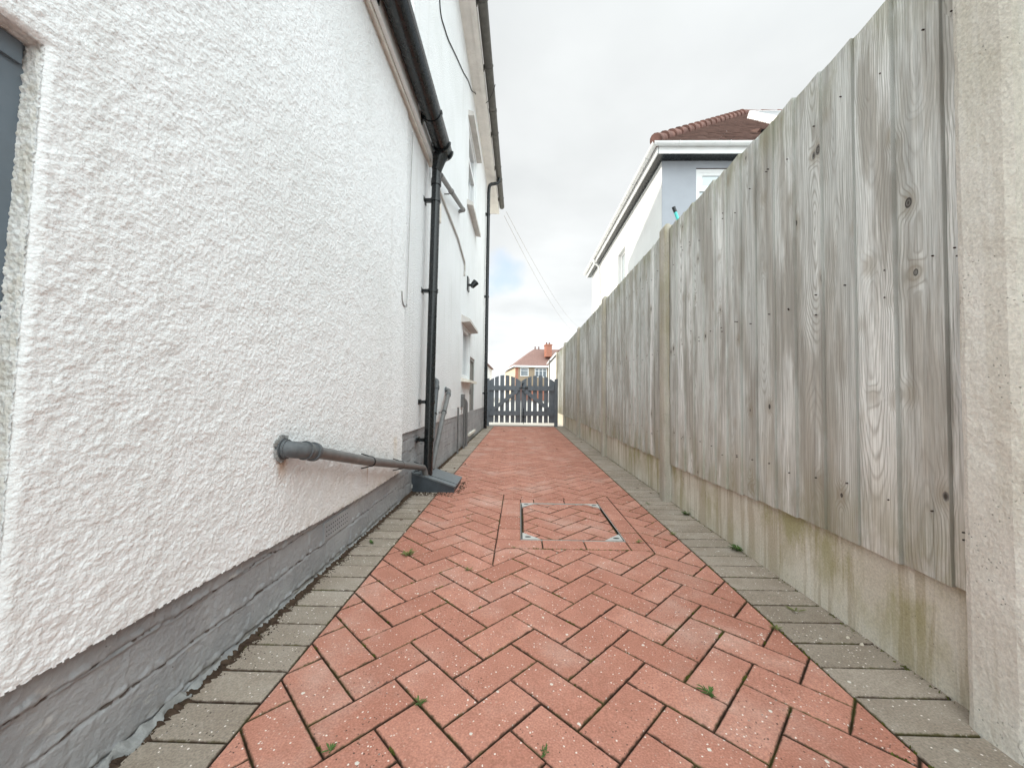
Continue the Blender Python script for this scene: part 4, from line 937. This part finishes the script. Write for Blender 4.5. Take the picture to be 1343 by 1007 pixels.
for (ua, ub, za, zb, mull) in ((.75, 2.0, 3.6, 4.85, [1.375]), (2.95, 4.8, 3.45, 4.85, [3.5, 3.9, 4.35])):
    b = MB(); rbox(b, ua, ub, -.06, -.002, za, zb); w = b.build('window', M_upvc, fh)
    n = 3 if ub > 3 else 1
    for k in range(n):
        q = MB(); wd = (ub-ua-.1)/n; rbox(q, ua+.1+k*wd, ua+k*wd+wd-.02, -.07, -.062, za+.1, zb-.45); rbox(q, ua+.1+k*wd, ua+k*wd+wd-.02, -.07, -.062, zb-.38, zb-.1); q.build('pane', M_glass, w)
b = MB(); rbox(b, -.35, 12.3, -.35, -.30, ez, ez+.25); rbox(b, -.35, -.30, -.30, 13.2, ez, ez+.25); b.build('fascia', M_upvc, fh)
b = MB(); A = R_(-.3, -.3, ez+.2); B_ = R_(12.3, -.3, ez+.2); C_ = R_(12.3, 13.2, ez+.2); D_ = R_(-.3, 13.2, ez+.2); E_ = R_(3.6, 3.9, 8.2); G_ = R_(9.5, 3.9, 8.2); H_ = R_(3.6, 9.0, 8.2)
b.add([A, B_, C_, D_, E_, G_, H_], [(0, 1, 5, 4), (0, 4, 6, 3), (4, 5, 6), (1, 2, 5), (2, 3, 6, 5)]); b.build('roof', M_tilefar, fh)
b = MB(); rbox(b, 4.85, 5.75, -.5+1.2, .9+1.2, 6.7, 8.45); rbox(b, 4.78, 5.82, .62, 2.18, 8.45, 8.62); ch = b.build('chimney', M_brick, fh)
for u in (5.05, 5.5):
    b = MB(); x_, y_, z_ = R_(u, 1.4, 8.62); b.tube([(x_, y_, 8.62), (x_, y_, 8.98)], .12, 12, rs=[.13, .11]); b.build('chimney_pot', M_ridge, ch)
for u in (3.75, 4.35):
    b = MB(); x_, y_, z_ = R_(u, 3.9, 8.2); b.tube([(x_, y_, 8.15), (x_, y_, 8.6)], .10, 10); b.build('chimney_pot', M_ridge, ch)
b = MB(); b.tube([R_(-.42, 13.1, 5.2), R_(-.42, 13.1, 5.95)], .1, 8); b.build('downpipe', M_soffit, fh)
# white house farther along the right side
wh = thing('white_end_house', 'narrow strip of sunlit white house seen between the brick chimney and the fence', 'house', (3.95, 30, 0))
b = MB(); b.box(3.95, 11, 42.5, 54, 0, 5.1); b.build('wall', M_neighwhite, wh)
b = MB(); b.box(3.72, 3.78, 41, 54.5, 5.05, 5.3); b.box(3.78, 11, 41, 41.06, 5.05, 5.3); b.build('fascia', M_upvc, wh)
b = MB(); b.add([(3.7, 41, 5.3), (11, 41, 5.3), (11, 54.5, 5.3), (3.7, 54.5, 5.3), (7.5, 47.5, 8.3), (11, 47.5, 8.3)], [(0, 1, 5, 4), (0, 4, 3), (3, 4, 5, 2)]); b.build('roof', M_tile, wh)
b = MB(); b.box(3.6, 3.72, 48, 48.12, 0, 5.1); b.build('downpipe', M_oldgutter, wh)
# house edge past the left corner
lh = thing('distant_left_house', 'sliver of a pale gabled house beyond the far downpipe on the left', 'house', (-4.2, 50, 0))
b = MB(); b.box(-9, -4.35, 50, 60, 0, 4.6); b.build('wall', M_neighwhite, lh)
b = MB(); b.prism([(-9, 49.7, 4.6), (-4.05, 49.7, 4.6), (-4.1, 49.7, 4.8), (-6.3, 49.7, 6.6), (-9, 49.7, 4.85)], (0, 10, 0)); b.build('roof', M_tilefar, lh)

# overhead wires
def wire(a, c, sag, lbl, r=.006):
    b = MB(); A, C = Vector(a), Vector(c); b.tube([A.lerp(C, k/16)-Vector((0, 0, sag*4*(k/16)*(1-k/16))) for k in range(17)], r, 6); tag(b.build('overhead_wire', M_pale_cable, None, origin=a), lbl, 'wire', 'thin overhead wires crossing the sky')
wire((-.45, 9.9, 5.35), (4.6, 32, 5.9), .55, 'thin overhead wire starting at the end of the high gutter, nearer the chimney')
wire((-.40, 10.0, 5.5), (5.0, 32, 6.3), .55, 'thin overhead wire starting at the end of the high gutter, the higher of the pair')
wire((-4, 30, 6.75), (7, 30, 5.9), .2, 'thin overhead wire crossing level above the brick house roof')

# ------------------------------------------------------------------ weeds, leaves, debris
def weed(x, y, z, s, n, mat, lbl, upright=.25, gr='small weeds growing in the paving joints'):
    s *= .72; n = int(n*1.2); b = MB(); rn = random.Random(int((x*13+y*7)*1000))
    for k in range(n):
        a = rn.random()*6.283; L = s*(.5+.6*rn.random()); e = upright+rn.random()*.6; w = L*(.16+.12*rn.random()); ox, oy = rn.gauss(0, s*.16), rn.gauss(0, s*.16)
        d = Vector((math.cos(a), math.sin(a), 0)); sd = Vector((-d.y, d.x, 0)); p0 = Vector((x+ox, y+oy, z)); r = []
        for q, ww in ((0, .15), (.35, .8), (.7, 1), (1, .05)):
            c = p0+d*L*q*math.cos(e*(1-q*.6))+Vector((0, 0, 1))*(L*math.sin(e)*q*(1.25-.6*q)+.001); r += [c-sd*w*ww/2, c+Vector((0, 0, -w*.15*ww)), c+sd*w*ww/2]
        b.add([v[:] for v in r], [(i*3+j, i*3+j+1, i*3+j+4, i*3+j+3) for i in range(3) for j in range(2)])
    tag(b.build('weed', mat, None, origin=(x, y, z)), lbl, 'weed', gr)
weed(-.491, 1.741, 0, .05, 26, M_olive, 'olive brown spreading weed among the red blocks, left of the inspection cover')
weed(-.70, 1.86, 0, .034, 14, M_leaf, 'small green weed on the grey border blocks by the plinth')
weed(-.223, .914, 0, .022, 16, M_leaf, 'bright green weed in a joint near the bottom of the red path')
weed(-.371, .79, 0, .022, 14, M_leaf, 'bright green weed at the lower left of the red path')
weed(.462, .969, 0, .030, 18, M_leaf, 'pale green weed lying over a red block at lower right')
weed(1.015, 2.40, 0, .05, 26, M_leaf, 'green tuft at the foot of the gravel board by the second post', .5)
weed(1.022, 1.854, 0, .05, 30, M_leaf, 'bushier green tuft at the foot of the gravel board', .5)
weed(.795, 1.236, 0, .03, 14, M_olive, 'olive weed between red blocks and the right grey border')
weed(.93, 1.345, 0, .045, 9, M_olive, 'trailing olive weed lying across a right border block', .05)
weed(-.199, 1.596, 0, .028, 12, M_olive, 'small olive weed in the red blocks just below the inspection cover')
weed(.058, .80, 0, .022, 12, M_leaf, 'green weed at the bottom centre of the red path')
weed(.585, 1.93, 0, .035, 12, M_olive, 'olive weed at the right corner of the inspection cover trim')
weed(.80, 2.05, 0, .035, 14, M_olive, 'olive weed at the red and grey joint beside the inspection cover')
weed(-.02, 1.84, 0, .02, 10, M_olive, 'tiny olive weed in the trim joint below the inspection cover')
weed(-.745, 3.35, 0, .05, 22, M_leaf, 'yellow green grass tuft behind the drain hopper', .9)
weed(.86, 2.62, 0, .028, 12, M_leaf, 'green weed on the right border near the second post')
# moss lines in the joints
M_moss = plain('joint_moss', (.12, .13, .03), .95, .1, .4, 80, .002)
mb = MB(); rn = random.Random(77); pn = []
def tuft(x, y, s):
    for _ in range(5):
        a = rn.random()*6.28; q = s*(.5+rn.random()); X_, Y_ = x+rn.gauss(0, s*.5), y+rn.gauss(0, s*.5)
        mb.add([(X_-q*math.cos(a), Y_-q*math.sin(a), -.0035), (X_+q*math.cos(a), Y_+q*math.sin(a), -.0035), (X_+rn.gauss(0, q*.4), Y_+rn.gauss(0, q*.4), .0012+q*.35)], [(0, 1, 2)])
for _ in range(520):
    n_, k_ = rn.randint(-12, 20), rn.randint(-10, 16); tt = rn.random(); o = rn.choice(((0, 1), (1, 0)))
    u_ = n_-k_+tt*o[0]; v_ = n_+k_+tt*o[1]; x, y = uv(u_, v_)
    if XL+.02 < x < XR-.02 and .6 < y < 4 and not (MH[0] < x < MH[1] and MH[2] < y < MH[3]): 
        for q in range(rn.randint(1, 5)): xx, yy = uv(u_+o[0]*q*.06, v_+o[1]*q*.06); tuft(xx, yy, .0028)
for _ in range(420):
    y = .7+rn.random()**1.3*5; tuft(1.036-abs(rn.gauss(0, .005)), y, .0032*(.5+rn.random()))
for _ in range(160):
    y = .75+rn.random()**1.3*4; tuft(XR+rn.gauss(0, .002), y, .0024); tuft(-.764+rn.gauss(0, .006), y, .003)
for _ in range(60): tuft(.03+rn.random()*.5, 1.835+rn.gauss(0, .0012), .0035)
tag(mb.build('moss', M_moss), 'green moss and tiny weeds filling joints between the paving blocks', 'moss', kind='stuff')
# soil and grit strip along the wall foot
mb = MB(); rn = random.Random(9)
SN = fftnoise(6, 1024, .006, .012, .05, 71); 
for i in range(900):
    y_ = .45+i*.006; q = [(-.788, .004), (-.780, .006+.0025*SN[0][i]), (-.768, .0035+.003*SN[1][i]), (-.760+.006*SN[2][i], .002+.0015*SN[3][i]), (-.752+.008*SN[2][i], -.003)]
    mb.v += [(a, y_, b) for a, b in q]; mb.r += [0]*5; mb.y += [0]*5
    if i: b0_ = len(mb.v)-10; mb.f += [(b0_+k, b0_+k+1, b0_+k+6, b0_+k+5) for k in range(4)]
def chip(x, y, s, zb=0):
    n = rn.randint(4, 6); a0_ = rn.random()*6; P = [(x+s*(.6+.6*rn.random())*math.cos(a0_+6.283*i/n), y+s*(.6+.6*rn.random())*math.sin(a0_+6.283*i/n)) for i in range(n)]
    mb.add([(p[0], p[1], zb-.002) for p in P]+[(x+(p[0]-x)*.6, y+(p[1]-y)*.6, zb+s*(.4+.5*rn.random())) for p in P], [tuple(range(n, 2*n))]+[(i, (i+1) % n, n+(i+1) % n, n+i) for i in range(n)])
for _ in range(6500):
    y = .55+rn.random()**1.4*3.0; wd = .030+.014*math.sin(y*5.3)+.010*math.sin(y*13); x = -.774+abs(rn.gauss(0, max(.008, wd*.5)))
    if x < -.72: chip(x, y, .0008+.0026*rn.random()**2)
for _ in range(500):
    y = 2.74+rn.random()*.1; chip(-.76+rn.random()*.30, y-.0+rn.gauss(0, .01), .0015+.005*rn.random()**2)
for _ in range(160): chip(-.46+abs(rn.gauss(0, .02)), 2.83+rn.random()*.36, .0015+.004*rn.random())
for _ in range(250): chip(1.034+rn.gauss(0, .005), .7+rn.random()*6, .001+.002*rn.random())
tag(mb.build('soil_litter', M_soil), 'brown soil, grit and leaf litter along the foot of the walls', 'litter', kind='stuff')
mb = MB()
for _ in range(9):
    y = .9+rn.random()*2.1; chip(-.765+rn.random()*.03, y, .003+.003*rn.random())
for (x, y) in ((-.66, 2.79), (-.70, 2.80), (-.62, 2.81), (-.585, 2.02), (-.59, 1.86), (.20, 1.82), (-.1, 2.15), (.95, 1.62), (.985, 1.20), (1.0, 1.17)): chip(x, y, .006)
tag(mb.build('pale_chippings', plain('pale_stone_chip', (.62, .55, .46), .9), None), 'pale broken stone chips scattered on the paving edges', 'chippings', kind='stuff')
lf = [(-.60, 2.36, .026), (-.66, 2.20, .022), (-.735, 2.05, .02), (-.62, 3.75, .03), (-.55, 3.98, .028), (-.68, 3.6, .025), (-.44, 3.3, .02), (.31, 2.70, .02), (.02, 2.72, .018), (-.3, 4.4, .02), (.65, 2.9, .016), (.1, 6.5, .04), (-.45, 5.5, .035), (.5, 5.2, .03), (-.3, 7.7, .05), (.92, 3.05, .02), (.97, 2.9, .02), (.45, 1.45, .011), (.95, 6.0, .04)]
for i, (x, y, s) in enumerate(lf):
    b = MB(); rn = random.Random(i); a = rn.random()*6.28; P = []
    for k in range(9):
        q = k/8; w = s*.35*math.sin(math.pi*min(q*1.05, 1))**.8; c = Vector((x, y, .004))+Vector((math.cos(a), math.sin(a), 0))*s*(q-.5); c.z += s*.25*(q-.5)**2*4*rn.random(); sd = Vector((-math.sin(a), math.cos(a), 0)); P += [c-sd*w+Vector((0, 0, s*.12)), c, c+sd*w+Vector((0, 0, s*.16*rn.random()))]
    b.add([p[:] for p in P], [(k*3+j, k*3+j+1, k*3+j+4, k*3+j+3) for k in range(8) for j in range(2)])
    where = 'the grey left border' if x < XL else ('the grey right border' if x > XR else 'the red blocks')
    tag(b.build('fallen_leaf', M_dead, None, origin=(x, y, 0)), 'small dark dead leaf lying on '+where, 'leaf', 'dead leaves on '+where)

for o in bpy.data.objects:
    if '_o' in o: del o['_o']
